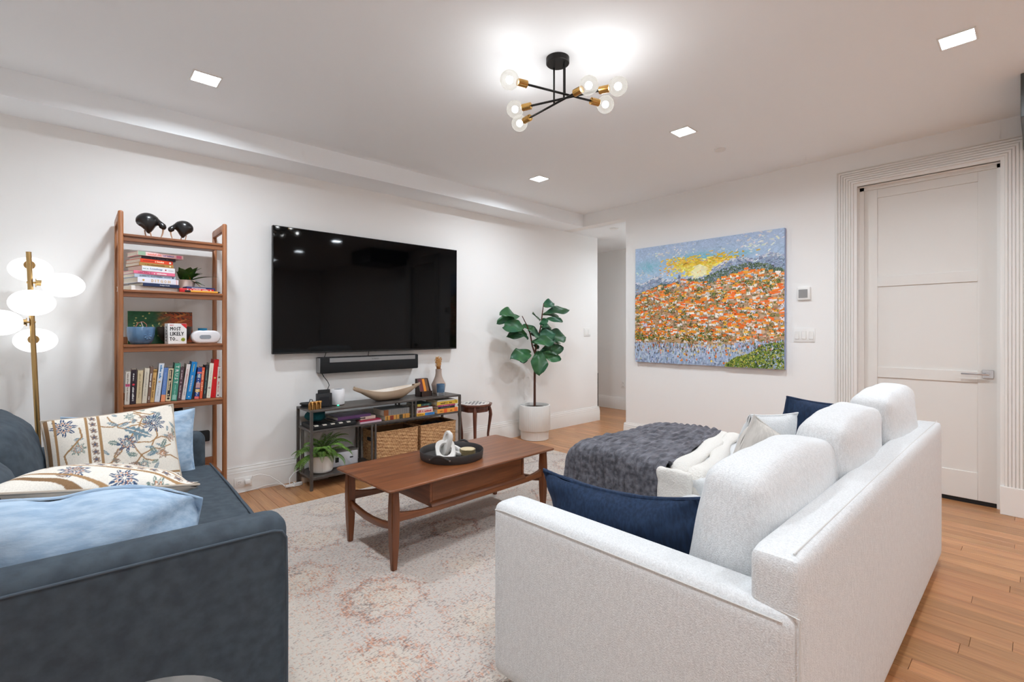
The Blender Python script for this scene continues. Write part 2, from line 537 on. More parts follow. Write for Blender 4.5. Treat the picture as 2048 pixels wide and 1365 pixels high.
part('door_gap_shade', box(DX + 0.005, DX + 0.05, ya, yb, 0.0, 0.03), BLACK, door, smooth=0)  # black strip stands in for the shade in the gap under the door
struct('wall_door_backing', box(DX + 0.06, DX + 0.1, DO0 - 0.05, DO1 + 0.05, -0.02, 2.5), BLACK, 'black backing sheet standing in for the dark behind the door', smooth=0)  # plain black sheet, keeps the gaps around the door dark

# door casing: fluted profile swept up, across and down with mitred corners
def sweep_casing(prof, ya_, yb_, zt, zb):
    V, F = [], []
    for d, t in prof:     # d: distance outward from opening, t: proud of the wall
        for y, z in ((yb_ + d, zb), (yb_ + d, zt + d), (ya_ - d, zt + d), (ya_ - d, zb)):
            V.append((XW - t, y, z))
    n = len(prof)
    for i in range(n - 1):
        for j in range(3):
            F.append((i * 4 + j, i * 4 + j + 1, (i + 1) * 4 + j + 1, (i + 1) * 4 + j))
    F.append(tuple(i * 4 for i in range(n))); F.append(tuple(i * 4 + 3 for i in range(n - 1, -1, -1)))
    return V, F
cp = [(0, -0.02), (0, 0.018), (0.012, 0.022), (0.020, 0.022), (0.022, 0.027)]
d = 0.022
for k in range(6):
    cp += [(d + 0.001, 0.034), (d + 0.012, 0.036), (d + 0.0135, 0.027), (d + 0.0155, 0.026)]
    d += 0.0172
cp += [(0.128, 0.036), (0.135, 0.036), (0.135, 0.0)]
casing = thing('trim_1', 'fluted white door casing', None, (XW, 0.58, 0), kind='structure')
part('casing', sweep_casing(cp, DO0, DO1, DOZ, 0.185), TRIMP, casing, smooth=20)
for y0 in (DO1 - 0.001, DO0 - 0.136):
    part('plinth', box(XW - 0.042, XW, y0, y0 + 0.137, 0.0, 0.187, b=0.002, seg=1), TRIMP, casing)
part('jamb_stop', join(box(DX - 0.014, DX - 0.002, DO1 - 0.028, DO1 + 0.002, 0.0, DOZ), box(DX - 0.014, DX - 0.002, DO0 - 0.002, DO0 + 0.020, 0.0, DOZ),
                       box(DX - 0.014, DX - 0.002, DO0, DO1, DOZ - 0.026, DOZ + 0.002)), TRIMP, casing, smooth=0)

# ================================================================== CEILING LIGHTS
LED = mat('led_panel', (1, 1, 1, 1), emit=(0.82, 0.915, 1.0, 1), estr=4.0)
def ceiling_light(x, y, label, ZC=ZC):
    t = thing('ceiling_light', label, 'light', (x, y, ZC), group='square recessed ceiling lights')
    s = 0.062
    part('diffuser', box(x - s, x + s, y - s, y + s, ZC - 0.004, ZC - 0.001), LED, t, smooth=0)
    ld = bpy.data.lights.new('led_light', 'AREA'); ld.shape = 'SQUARE'; ld.size = 2 * s; ld.energy = PANEL_W; ld.color = (0.845, 0.925, 1.0); ld.spread = math.radians(PANEL_SPREAD)
    lo_ = bpy.data.objects.new('led_light', ld); COL.objects.link(lo_); lo_.parent = t; lo_.location = (0, 0, -0.007)
    part('trim_ring', join(box(x - s - 0.008, x - s, y - s - 0.008, y + s + 0.008, ZC - 0.006, ZC), box(x + s, x + s + 0.008, y - s - 0.008, y + s + 0.008, ZC - 0.006, ZC),
                           box(x - s, x + s, y - s - 0.008, y - s, ZC - 0.006, ZC), box(x - s, x + s, y + s, y + s + 0.008, ZC - 0.006, ZC)), TRIMP, t, smooth=0)
ceiling_light(0.55, 3.15, 'square recessed ceiling light above the bookshelf')
ceiling_light(3.20, 3.135, 'small square ceiling light nearest the hallway opening')
ceiling_light(3.20, 1.706, 'square ceiling light right of the chandelier, beside the round ceiling disc')
ceiling_light(3.165, 0.27, 'large looking square ceiling light near the door, at the top right')
ceiling_light(0.55, 1.70, 'square ceiling light over the blue sofa, outside the photograph')
ceiling_light(0.55, 0.27, 'square ceiling light over the viewer, outside the photograph')
for x, y, w in ((0.6, -1.3, 'left one of the near pair'), (3.1, -1.3, 'right one of the near pair'), (0.6, -2.9, 'left one of the far pair'), (3.1, -2.9, 'right one of the far pair')):
    ceiling_light(x, y, 'square ceiling light behind the viewer, ' + w)
ceiling_light(5.55, 2.95, 'unseen square ceiling light added to brighten the hallway', ZC=ZS)  # added lamp, hidden behind the right wall, lifts the dark hall
WPL = mat('white_plastic', C(236, 235, 232), rough=0.45)
solo('smoke_detector', lathe([(0.0001, -0.011), (0.034, -0.011), (0.040, -0.008), (0.042, 0.0)], (3.73, 1.683, ZC), n=28), WPL, 'flat round white disc on the main ceiling', 'detector', origin=(3.73, 1.683, ZC))
solo('smoke_detector', lathe([(0.0001, -0.014), (0.044, -0.014), (0.052, -0.010), (0.054, 0.0)], (4.94, 3.549, ZS), n=28), WPL, 'round white disc on the low hallway ceiling', 'detector', origin=(4.94, 3.549, ZS))
solo('kitchen_bulkhead', box(3.85, XW, -0.7, 0.073, 2.395, ZC - 0.001, b=0.003, seg=1), mat('charcoal_lacquer', C(74, 75, 74), rough=0.35), 'dark grey bulkhead hanging at the ceiling right of the door', 'bulkhead')

# ================================================================== CHANDELIER
IRON = mat('black_iron', C(38, 37, 36), rough=0.42, metal=0.6)
BRASS = mat('brass', C(196, 152, 88), rough=0.26, metal=1.0)
def bulb_glass():
    m = bpy.data.materials.new('bulb_glass'); m.use_nodes = True
    N, L = m.node_tree.nodes, m.node_tree.links
    for n in list(N): N.remove(n)
    o = N.new('ShaderNodeOutputMaterial'); mx = N.new('ShaderNodeMixShader'); tr = N.new('ShaderNodeBsdfTransparent'); em = N.new('ShaderNodeEmission')
    em.inputs[0].default_value = (1, 0.95, 0.86, 1); em.inputs[1].default_value = 0.17
    lw = N.new('ShaderNodeLayerWeight'); lw.inputs[0].default_value = 0.35
    mr = N.new('ShaderNodeMapRange'); mr.inputs[3].default_value = 0.30; mr.inputs[4].default_value = 0.75
    L.new(lw.outputs['Facing'], mr.inputs[0]); L.new(mr.outputs[0], mx.inputs[0])
    L.new(tr.outputs[0], mx.inputs[1]); L.new(em.outputs[0], mx.inputs[2]); L.new(mx.outputs[0], o.inputs[0])
    return m
BGLASS = bulb_glass()
FIL = mat('filament', (1, 1, 1, 1), emit=(0.93, 0.95, 0.96, 1), estr=BULB_W)
cx, cy = 1.862, 1.690
ch = thing('chandelier', 'black six bulb sputnik chandelier with brass sockets', 'chandelier', (cx, cy, ZC))
part('canopy', lathe([(0.0001, -0.030), (0.057, -0.030), (0.060, -0.027), (0.060, 0.0)], (cx, cy, ZC), n=36), IRON, ch)
rods = [((1.567, 1.737), (2.119, 1.578), 2.440, 0), ((1.780, 1.928), (1.988, 1.404), 2.428, 0), ((1.900, 2.020), (1.856, 1.482), 2.416, 0)]
for k, (a, b_, z, _) in enumerate(rods):
    A, B = Vector((a[0], a[1], z)), Vector((b_[0], b_[1], z)); d = (B - A).normalized()
    part('rod', cyl(A + d * 0.085, B - d * 0.085, 0.0055, n=12), IRON, ch)
    mid = (A + B) / 2
    mid += d * (Vector((cx, cy, z)) - mid).dot(d)
    off = [Vector((-0.012, 0.012, 0)), Vector((0.016, 0.0, 0)), Vector((0, -0.02, 0))][k]
    foot = mid + (d * (0.02, 0.03, -0.04)[k])
    part('stem', cyl((foot.x, foot.y, z), (foot.x, foot.y, ZC - 0.03), 0.0048, n=10), IRON, ch)
    for p, s in ((A, d), (B, -d)):
        part('socket', tube([p + s * 0.098, p + s * 0.094, p + s * 0.045, p + s * 0.043], [0.012, 0.0185, 0.0185, 0.016], n=20), BRASS, ch)
        pts, rr = [], []
        for i in range(15):
            t = i / 14
            ang = math.pi * t
            pts.append(p + s * (0.046 * math.cos(ang))); rr.append(max(0.0005, 0.046 * math.sin(ang)) if t > 0.13 else 0.016)
        bl = part('bulb', tube(pts, rr, n=20, caps=False), BGLASS, ch)
        c = p
        part('filament', ellipsoid(c, 0.018, 0.018, 0.018, 12, 8), FIL, bl)

# ================================================================== FLOOR LAMP
OPAL = mat('opal_glass', C(250, 248, 243), rough=0.25, emit=(0.94, 0.97, 1.0, 1), estr=GLOBE_W)
AGEDB = mat('aged_brass', C(190, 158, 106), rough=0.3, metal=1.0)
lp0, lp1 = Vector((-0.121, 3.75, 0.0)), Vector((-0.181, 3.75, 1.655))
lamp = thing('floor_lamp', 'leaning brass floor lamp with five glowing white globes', 'floor lamp', (lp0.x, 3.75, 0))
part('base', lathe([(0.0001, 0.0), (0.14, 0.0), (0.14, 0.012), (0.135, 0.018), (0.02, 0.024), (0.0001, 0.024)], (lp0.x, 3.75, 0), n=40), AGEDB, lamp)
part('pole', cyl(lp0 + Vector((0, 0, 0.02)), lp1, 0.0115, n=20), AGEDB, lamp)
def on_pole(z):
    return lp0 + (lp1 - lp0) * (z / lp1.z)
for z, off, zt in ((1.585, Vector((0.0, 0.13, 0)), 1.570), (1.487, Vector((0.135, 0.01, 0)), 1.481), (1.385, Vector((0.01, -0.13, 0)), 1.370), (1.268, Vector((-0.125, 0.0, 0)), 1.264), (1.172, Vector((0.005, 0.13, 0)), 1.165)):
    p = on_pole(z); d = off.normalized(); c = p + off; c.z = zt
    g = part('globe', ellipsoid(c, 0.094, 0.094, 0.069, 32, 20), OPAL, lamp)
    part('socket_arm', join(cyl(p - d * 0.014, p + d * 0.03, 0.006, n=10), cyl(p + d * 0.020, p + d * 0.024, 0.024, n=24), cyl(p + d * 0.024, p + d * 0.050, 0.016, n=20)), AGEDB, lamp)

# ================================================================== WALL FITTINGS
def switch_plate_right(y0, y1, z0, z1, n):
    t = thing('light_switch', 'white triple rocker switch plate beside the door', 'switch', (XW, (y0 + y1) / 2, z0))
    part('plate', box(XW - 0.006, XW, y0, y1, z0, z1, b=0.002, seg=2), WPL, t)
    w = (y1 - y0) / n
    for i in range(n):
        c = y0 + w * (i + 0.5)
        part('rocker', box(XW - 0.010, XW - 0.005, c - 0.016, c + 0.016, (z0 + z1) / 2 - 0.034, (z0 + z1) / 2 + 0.034, b=0.0015, seg=1), WPL, t)
switch_plate_right(1.272, 1.434, 1.125, 1.242, 3)
t = thing('light_switch', 'small white switch plate on the TV wall near the hallway corner', 'switch', (5.08, YD, 1.15))
part('plate', box(5.01, 5.14, YD - 0.006, YD, 1.145, 1.255, b=0.002), WPL, t)
for i in (-1, 1): part('rocker', box(5.075 + i * 0.03 - 0.016, 5.075 + i * 0.03 + 0.016, YD - 0.010, YD - 0.005, 1.167, 1.233, b=0.0015, seg=1), WPL, t)
t = thing('thermostat', 'square white thermostat with grey screen on the wall by the painting', 'thermostat', (XW, 1.352, 1.48))
part('body', box(XW - 0.022, XW, 1.303, 1.402, 1.482, 1.592, b=0.006, seg=2), WPL, t)
part('screen', box(XW - 0.0235, XW - 0.021, 1.322, 1.390, 1.500, 1.572), mat('grey_screen', C(150, 150, 150), rough=0.2), t, smooth=0)
def outlet(name, M, label, cover_w, cover_h, spots):
    t = thing('wall_outlet', label, 'outlet', M=M)
    part('plate', box(-cover_w / 2, cover_w / 2, -0.006, 0.0, -cover_h / 2, cover_h / 2, b=0.002), WPL, t, local=True)
    for sx, sz, turn in spots:
        f = part('socket_face', box(sx - 0.017, sx + 0.017, -0.0085, -0.005, sz - 0.017, sz + 0.017, b=0.003, seg=1), WPL, t, local=True)
        for a, b_ in (((-0.007, -0.004), (0.001, 0.006)), ((0.005, -0.004), (0.001, 0.006)), ((-0.001, 0.008), (0.002, 0.002))):
            if turn: a = (a[1], a[0]); b_ = (b_[1], b_[0])
            part('slot', box(sx + a[0] - b_[0], sx + a[0] + b_[0], -0.0088, -0.0084, sz + a[1] - b_[1], sz + a[1] + b_[1]), BLACK, f, local=True, smooth=0)
    return t
outlet('outlet', Matrix.Translation((0.948, YD - 0.024, 0.078)), 'white wall outlet set sideways in the baseboard beside the bookshelf', 0.122, 0.073, ((-0.026, 0, True), (0.026, 0, True)))
outlet('outlet', Matrix.Translation((6.30, 4.352, 0.387)) @ Matrix.Rotation(-math.pi / 2, 4, 'Z'), 'white wall outlet far off on the hallway end wall', 0.072, 0.115, ((0, 0.026, False), (0, -0.026, False)))
# wire rack peeking out past the wall corner
WIRE = mat('dark_wire', C(45, 45, 44), rough=0.5, metal=0.5)
t = thing('wire_rack', 'dark thin wire rack peeking out behind the wall corner', 'rack', (5.45, 4.35, 0))
xr = 5.545
for x, y in ((5.36, 4.26), (xr, 4.26), (5.36, 4.56), (xr, 4.56)):
    part('post', cyl((x, y, 0.0), (x, y, 0.62), 0.004, n=8), WIRE, t)
for z in (0.12, 0.22, 0.33, 0.36, 0.48, 0.60):
    part('wire_ring', tube([(5.36, 4.26, z), (xr, 4.26, z), (xr, 4.56, z), (5.36, 4.56, z)], 0.003, n=6, closed=True), WIRE, t)

# ================================================================== RUG
def rug():
    x0, x1, y0, y1 = RUG
    nx, ny = 360, 320
    xs = np.linspace(x0, x1, nx); ys = np.linspace(y0, y1, ny)
    X, Y = np.meshgrid(xs, ys, indexing='ij')
    dark = 0.12 + 0.16 * wob(X, Y, 0, 2.2, 3); orange = 0.0 + 0.08 * wob(X, Y, 0, 1.8, 11); cream = 0.25 + 0.25 * wob(X, Y, 0, 1.5, 21)
    r = np.random.RandomState(5)
    def med(cx, cy, R, k, od, dd, petals=8):
        d = np.hypot(X - cx, Y - cy); a = np.arctan2(Y - cy, X - cx)
        rr = R * (1 + 0.10 * np.cos(petals * a))
        ring = np.exp(-((d - rr) / (0.16 * R)) ** 2) + 0.7 * np.exp(-((d - 0.45 * rr) / (0.12 * R)) ** 2)
        return ring * od, ring * dd, np.exp(-(d / (R * 0.8)) ** 4) * 0.6
    for i, cx in enumerate(np.arange(x0 + 0.62, x1, 0.46)):
        for j, cy in enumerate(np.arange(y0 + 0.2, y1, 0.42)):
            ox = 0.23 if j % 2 else 0.0
            s = r.uniform(0.4, 1.0)
            o, dk, cm = med(cx + ox, cy, r.uniform(0.10, 0.17), 0, 0.62 * s, 0.42 * s, r.choice([6, 8, 10]))
            orange += o; dark += dk; cream += cm
    for k in range(260):
        cx, cy = r.uniform(x0, x1), r.uniform(y0, y1); R = r.uniform(0.02, 0.05); s = r.uniform(0.2, 0.8)
        d = np.hypot(X - cx, Y - cy); a = np.arctan2(Y - cy, X - cx)
        f = np.exp(-((d - R * 0.6 * (1 + 0.5 * np.cos(6 * a))) / (R * 0.35)) ** 2)
        if r.rand() < 0.5: orange += 0.5 * s * f
        else: dark += 0.45 * s * f
    # border lines
    for bx in (0.80, 0.86, x1 - 0.45, x1 - 0.39):
        orange += 0.30 * np.exp(-((X - bx) / 0.008) ** 2) * (0.6 + 0.5 * wob(X, Y, 0, 5, 8))
    plain = 1 / (1 + np.exp(-(0.78 - X) / 0.02)) * 1 / (1 + np.exp(-(2.35 - Y) / 0.2))
    orange *= 1 - 0.85 * plain; dark *= 1 - 0.85 * plain; cream += 0.4 * plain
    farf = np.clip((Y - 2.4) / 0.8, 0, 1)
    orange *= 1 - 0.75 * farf
    wear = 0.55 + 0.55 * np.clip(0.5 + wob(X, Y, 0, 1.1, 31), 0, 1)
    col = np.stack([np.clip(orange * wear, 0, 1), np.clip(dark * wear, 0, 1), np.clip(cream, 0, 1)], -1).reshape(-1, 3)
    Z = np.full_like(X, 0.009) + 0.0006 * wob(X, Y, 0, 20, 4)
    P = np.stack([X, Y, Z], -1)
    g = gridgeo(P)
    m = bpy.data.materials.new('faded_rug'); m.use_nodes = True
    N, L = m.node_tree.nodes, m.node_tree.links; b = N['Principled BSDF']; b.inputs['Roughness'].default_value = 0.95; b.inputs['Specular IOR Level'].default_value = 0.1
    tc = N.new('ShaderNodeTexCoord'); at = N.new('ShaderNodeAttribute'); at.attribute_name = 'Col'
    sep = N.new('ShaderNodeSeparateColor'); L.new(at.outputs['Color'], sep.inputs[0])
    mp = N.new('ShaderNodeMapping'); mp.inputs['Scale'].default_value = (1.0, 0.35, 1); L.new(tc.outputs['Object'], mp.inputs[0])
    n1 = N.new('ShaderNodeTexNoise'); n1.inputs['Scale'].default_value = 125; n1.inputs['Detail'].default_value = 2
    n2 = N.new('ShaderNodeTexNoise'); n2.inputs['Scale'].default_value = 150; n2.inputs['Detail'].default_value = 2
    mp2 = N.new('ShaderNodeMapping'); mp2.inputs['Location'].default_value = (5, 3, 1); mp2.inputs['Scale'].default_value = (0.5, 1.0, 1); L.new(tc.outputs['Object'], mp2.inputs[0])
    L.new(mp.outputs[0], n1.inputs['Vector']); L.new(mp2.outputs[0], n2.inputs['Vector'])
    def thresh(dens, noise, amp):
        a = N.new('ShaderNodeMath'); a.operation = 'MULTIPLY_ADD'; a.inputs[1].default_value = 0.52; a.inputs[2].default_value = 0.325
        L.new(dens, a.inputs[0])
        s = N.new('ShaderNodeMath'); s.operation = 'SUBTRACT'; L.new(a.outputs[0], s.inputs[0]); L.new(noise, s.inputs[1])
        r_ = N.new('ShaderNodeMapRange'); r_.inputs[1].default_value = -0.12; r_.inputs[2].default_value = 0.12; r_.inputs[4].default_value = amp
        L.new(s.outputs[0], r_.inputs[0]); return r_.outputs[0]
    base = N.new('ShaderNodeMix'); base.data_type = 'RGBA'; base.inputs[6].default_value = C(192, 184, 178); base.inputs[7].default_value = C(204, 193, 180)
    L.new(sep.outputs[2], base.inputs[0])
    m1 = N.new('ShaderNodeMix'); m1.data_type = 'RGBA'; m1.inputs[7].default_value = C(204, 136, 100)
    L.new(thresh(sep.outputs[0], n1.outputs['Fac'], 0.70), m1.inputs[0]); L.new(base.outputs[2], m1.inputs[6])
    m2 = N.new('ShaderNodeMix'); m2.data_type = 'RGBA'; m2.inputs[7].default_value = C(100, 90, 92)
    L.new(thresh(sep.outputs[1], n2.outputs['Fac'], 0.72), m2.inputs[0]); L.new(m1.outputs[2], m2.inputs[6])
    L.new(m2.outputs[2], b.inputs['Base Color'])
    bp = N.new('ShaderNodeBump'); bp.inputs['Strength'].default_value = 0.35; bp.inputs['Distance'].default_value = 0.002
    L.new(n1.outputs['Fac'], bp.inputs['Height']); L.new(bp.outputs[0], b.inputs['Normal'])
    t = thing('area_rug', 'large faded cream area rug with orange and grey medallions', 'rug', ((x0 + x1) / 2, (y0 + y1) / 2, 0))
    part('pile', g, m, t, colors=col, smooth=60)
    part('bound_edge', tube([(x0, y0, 0.005), (x1, y0, 0.005), (x1, y1, 0.005), (x0, y1, 0.005)], 0.005, n=6, closed=True), mat('rug_binding', C(205, 195, 184), rough=0.95), t)
rug()

# ================================================================== WHITE SECTIONAL SOFA
def boucle():
    m = bpy.data.materials.new('ivory_boucle'); m.use_nodes = True
    N, L = m.node_tree.nodes, m.node_tree.links; b = N['Principled BSDF']
    b.inputs['Base Color'].default_value = C(226, 224, 220); b.inputs['Roughness'].default_value = 0.95; b.inputs['Specular IOR Level'].default_value = 0.15
    b.inputs['Sheen Weight'].default_value = 0.15
    tc = N.new('ShaderNodeTexCoord'); mp = N.new('ShaderNodeMapping'); mp.inputs['Scale'].default_value = (1, 1, 0.28); L.new(tc.outputs['Object'], mp.inputs[0])
    n1 = N.new('ShaderNodeTexNoise'); n1.inputs['Scale'].default_value = 170; n1.inputs['Detail'].default_value = 2
    n2 = N.new('ShaderNodeTexNoise'); n2.inputs['Scale'].default_value = 290; n2.inputs['Detail'].default_value = 1
    L.new(mp.outputs[0], n1.inputs['Vector']); L.new(tc.outputs['Object'], n2.inputs['Vector'])
    ad = N.new('ShaderNodeMath'); ad.operation = 'ADD'; L.new(n1.outputs['Fac'], ad.inputs[0]); L.new(n2.outputs['Fac'], ad.inputs[1])
    bp = N.new('ShaderNodeBump'); bp.inputs['Strength'].default_value = 0.5; bp.inputs['Distance'].default_value = 0.0026
    L.new(ad.outputs[0], bp.inputs['Height']); L.new(bp.outputs[0], b.inputs['Normal'])
    r = N.new('ShaderNodeMapRange'); r.inputs[1].default_value = 0.75; r.inputs[2].default_value = 1.25; r.inputs[3].default_value = 0.90; r.inputs[4].default_value = 1.06
    L.new(ad.outputs[0], r.inputs[0])
    hs = N.new('ShaderNodeHueSaturation'); hs.inputs['Color'].default_value = C(217, 219, 220); L.new(r.outputs[0], hs.inputs['Value']); L.new(hs.outputs[0], b.inputs['Base Color'])
    return m
BOUCLE = boucle()
SEAM = mat('ivory_seam', C(208, 207, 204), rough=0.95)
ws = thing('sectional_sofa', 'ivory boucle sectional sofa with a chaise, seen from behind', 'sofa', (2.25, 0.85, 0))
def flare(g):    # the arm opens a little toward its front and rises slightly
    out = []
    for x, y, z in g[0]:
        k = (y - 0.35) / 0.99; out.append((x - 0.085 * k, 0.35 + (y - 0.35) * 0.92, z * (1 + 0.058 * max(0.0, k))))
    return out, g[1]
arm = part('arm', flare(softbox(1.140, 1.275, 0.350, 1.340, 0.05, 0.605, r=0.032, puff=(0.004, 0.004, 0.004), n=20)), BOUCLE, ws)
part('arm_seam', flare(tube([(1.1405, 0.38, 0.585), (1.1395, 0.8, 0.587), (1.1398, 1.28, 0.586), (1.143, 1.325, 0.58)], 0.0018, n=6)), SEAM, arm)
def back_geo():
    V, F = softbox(1.150, 3.375, 0.345, 0.455, 0.05, 0.715, r=0.022, puff=(0.0, 0.006, 0.004), n=20)
    out = []
    for x, y, z in V:
        k = (x - 1.15) / 2.2
        if z > 0.5: z += (0.026 + 0.0 * k + 0.006 * math.sin(3.1 * k)) * (z - 0.5) / 0.2 * (0.35 + 0.65 * k)
        if z > 0.4 and y > 0.4: y += 0.0
        out.append((x, y, z))
    return out, F
bk = part('back', back_geo(), BOUCLE, ws)
part('back_seam', tube([(x, 0.366, 0.7165 + (0.026 + 0.006 * math.sin(3.1 * (x - 1.15) / 2.2)) * 1.075 * (0.35 + 0.65 * (x - 1.15) / 2.2)) for x in np.linspace(1.175, 3.35, 16)], 0.0022, n=6), SEAM, bk)
part('end_seam', tube([(1.150, 0.348, 0.06), (1.150, 0.347, 0.60), (1.152, 0.40, 0.605), (1.1515, 0.44, 0.612)], 0.002, n=6), SEAM, bk)
part('seat_base', box(1.27, 3.37, 0.44, 1.19, 0.06, 0.24, b=0.01), BOUCLE, ws)
part('chaise_base', box(2.345, 3.385, 0.46, 1.97, 0.06, 0.30, b=0.012), BOUCLE, ws)
part('seat_cushion', softbox(1.215, 2.335, 0.46, 1.225, 0.235, 0.400, r=0.05, puff=(0, 0.01, 0.018), n=16, wr=0.002), BOUCLE, ws)
part('chaise_cushion', softbox(2.340, 3.390, 0.47, 1.98, 0.295, 0.470, r=0.045, puff=(0.0, 0.005, 0.010), n=18, wr=0.002, seed=3), BOUCLE, ws)
DARKW = mat('dark_leg', C(48, 36, 28), rough=0.5)
for x, y in ((1.20, 0.42), (1.14, 1.20), (3.30, 0.42), (3.30, 1.90), (2.42, 1.90)):
    part('leg', box(x - 0.022, x + 0.022, y - 0.022, y + 0.022, 0.0105 if y > 0.55 else 0.0, 0.062), DARKW, ws, smooth=0)
def back_cushion(x0, x1, lean, yb, yaw, seed, hz=0.45, th=0.20, zb=0.40, roll=0.0):
    w = x1 - x0
    g = softbox(-w / 2, w / 2, -th / 2, th / 2, 0, hz, r=0.036, puff=(0.012, 0.040, 0.016), n=24, wr=0.004, seed=seed, wf=3.0, lump=0.006)
    V = []
    for x, y, z in g[0]:
        k = z / hz
        y *= 1.12 - 0.38 * max(0.0, k) ** 1.5          # wedge: fuller at the bottom
        z -= 0.030 * k * (abs(2 * x / w)) ** 3 * 0.6    # drooping corners
        V.append((x, y, z))
    M = Matrix.Translation(((x0 + x1) / 2, yb, zb)) @ Matrix.Rotation(yaw, 4, 'Z') @ Matrix.Rotation(lean, 4, 'X') @ Matrix.Rotation(roll, 4, 'Y')
    c = part('back_cushion', xf((V, g[1]), M), BOUCLE, ws)
    y_ = -th / 2 * 0.78
    sp = [(-w / 2 + 0.035, y_ + 0.018, hz + 0.0), (-w / 4, y_ + 0.0, hz + 0.014), (0, y_ - 0.003, hz + 0.018), (w / 4, y_, hz + 0.014), (w / 2 - 0.035, y_ + 0.018, hz + 0.0)]
    return c
back_cushion(1.290, 1.975, math.radians(4), 0.585, math.radians(0), 1, hz=0.455)
back_cushion(1.945, 2.620, math.radians(7), 0.590, math.radians(2), 2, hz=0.50)
back_cushion(2.630, 3.300, math.radians(5), 0.560, math.radians(1), 6, hz=0.50, zb=0.435)

LINEN = mat('oat_linen', C(214, 209, 202), rough=0.9, col2=C(202, 197, 190), nscale=90, ndetail=2, stretch=(1, 1, 0.15), bump=0.3, bscale=300, bdist=0.001, lo=0.4, hi=0.6)
NAVY = mat('navy_linen', C(30, 52, 82), rough=0.85, col2=C(20, 38, 64), nscale=110, ndetail=2, stretch=(1, 1, 0.2), bump=0.3, bscale=250, bdist=0.0015)
def scatter(name, w, h, t, M, m, label, piping=None, warp=None, seed=0, pinch=0.07, wr=0.004, colors=None, n=28, sag=0.0, p=2.6, group=None, back=None):
    g, uv = pillow(w, h, t, n=n, pinch=pinch, wr=wr, seed=seed, sag=sag, p=p)
    if warp: g = ([warp(*v) for v in g[0]], g[1])
    T = thing(name, label, 'pillow', M=M, group=group)
    half = len(g[0]) // 2
    if back is not None:
        fr = (g[0][:half], [f for f in g[1] if max(f) < half])
        bk_ = (g[0][half:], [tuple(i - half for i in f) for f in g[1] if min(f) >= half])
        part('front_panel', fr, m, T, local=True, smooth=60, colors=colors(uv) if colors else None)
        part('back_panel', bk_, back, T, local=True, smooth=60)
    else:
        part('cover', g, m, T, local=True, smooth=60)
    # welt around the seam
    pts = []
    k = 14
    for (a, b_) in (((-1, -1), (1, -1)), ((1, -1), (1, 1)), ((1, 1), (-1, 1)), ((-1, 1), (-1, -1))):
        for i in range(k):
            u = a[0] + (b_[0] - a[0]) * i / k; v = a[1] + (b_[1] - a[1]) * i / k
            X = w / 2 * u * (1 - pinch * (1 - v * v) * u * u); Z = h / 2 * v * (1 - pinch * (1 - u * u) * v * v)
            Z -= sag * (1 - u * u) * (v > 0) * abs(v)
            pts.append(warp(X, 0, Z) if warp else (X, 0, Z))
    part('welt', tube(pts, 0.0045 if piping is None else piping, n=6, closed=True), m if back is None else back, T, local=True)
    return T
# navy pillow against the near arm: width along y, leaning on the arm
scatter('throw_pillow', 0.60, 0.40, 0.15, place((1.375, 0.945, 0.525), (0.07, -1.0, 0.06), (-0.26, 0.0, 1.0)), NAVY,
        'navy linen pillow leaning inside the near arm of the ivory sofa', seed=4, pinch=0.05, wr=0.006, piping=0.006, sag=0.03)
scatter('throw_pillow', 0.45, 0.45, 0.17, place((2.36, 0.875, 0.545), (1.0, -0.25, -0.50), (0.3, -0.28, 1.0)), LINEN,
        'pale oat linen pillow with a pointed corner in the middle of the ivory sofa', seed=8, pinch=0.06)
scatter('throw_pillow', 0.38, 0.40, 0.17, place((2.69, 0.985, 0.600), (1.0, -0.28, -0.05), (-0.02, -0.32, 1.0)), BOUCLE,
        'ivory boucle pillow between the oat linen pillow and the far navy pillow', seed=12, pinch=0.05)
scatter('throw_pillow', 0.46, 0.42, 0.15, place((3.09, 0.870, 0.622), (0.85, -0.48, -0.14), (0.12, -0.28, 1.0)), NAVY,
        'navy linen pillow at the far end of the ivory sofa', seed=14, pinch=0.06, piping=0.006)

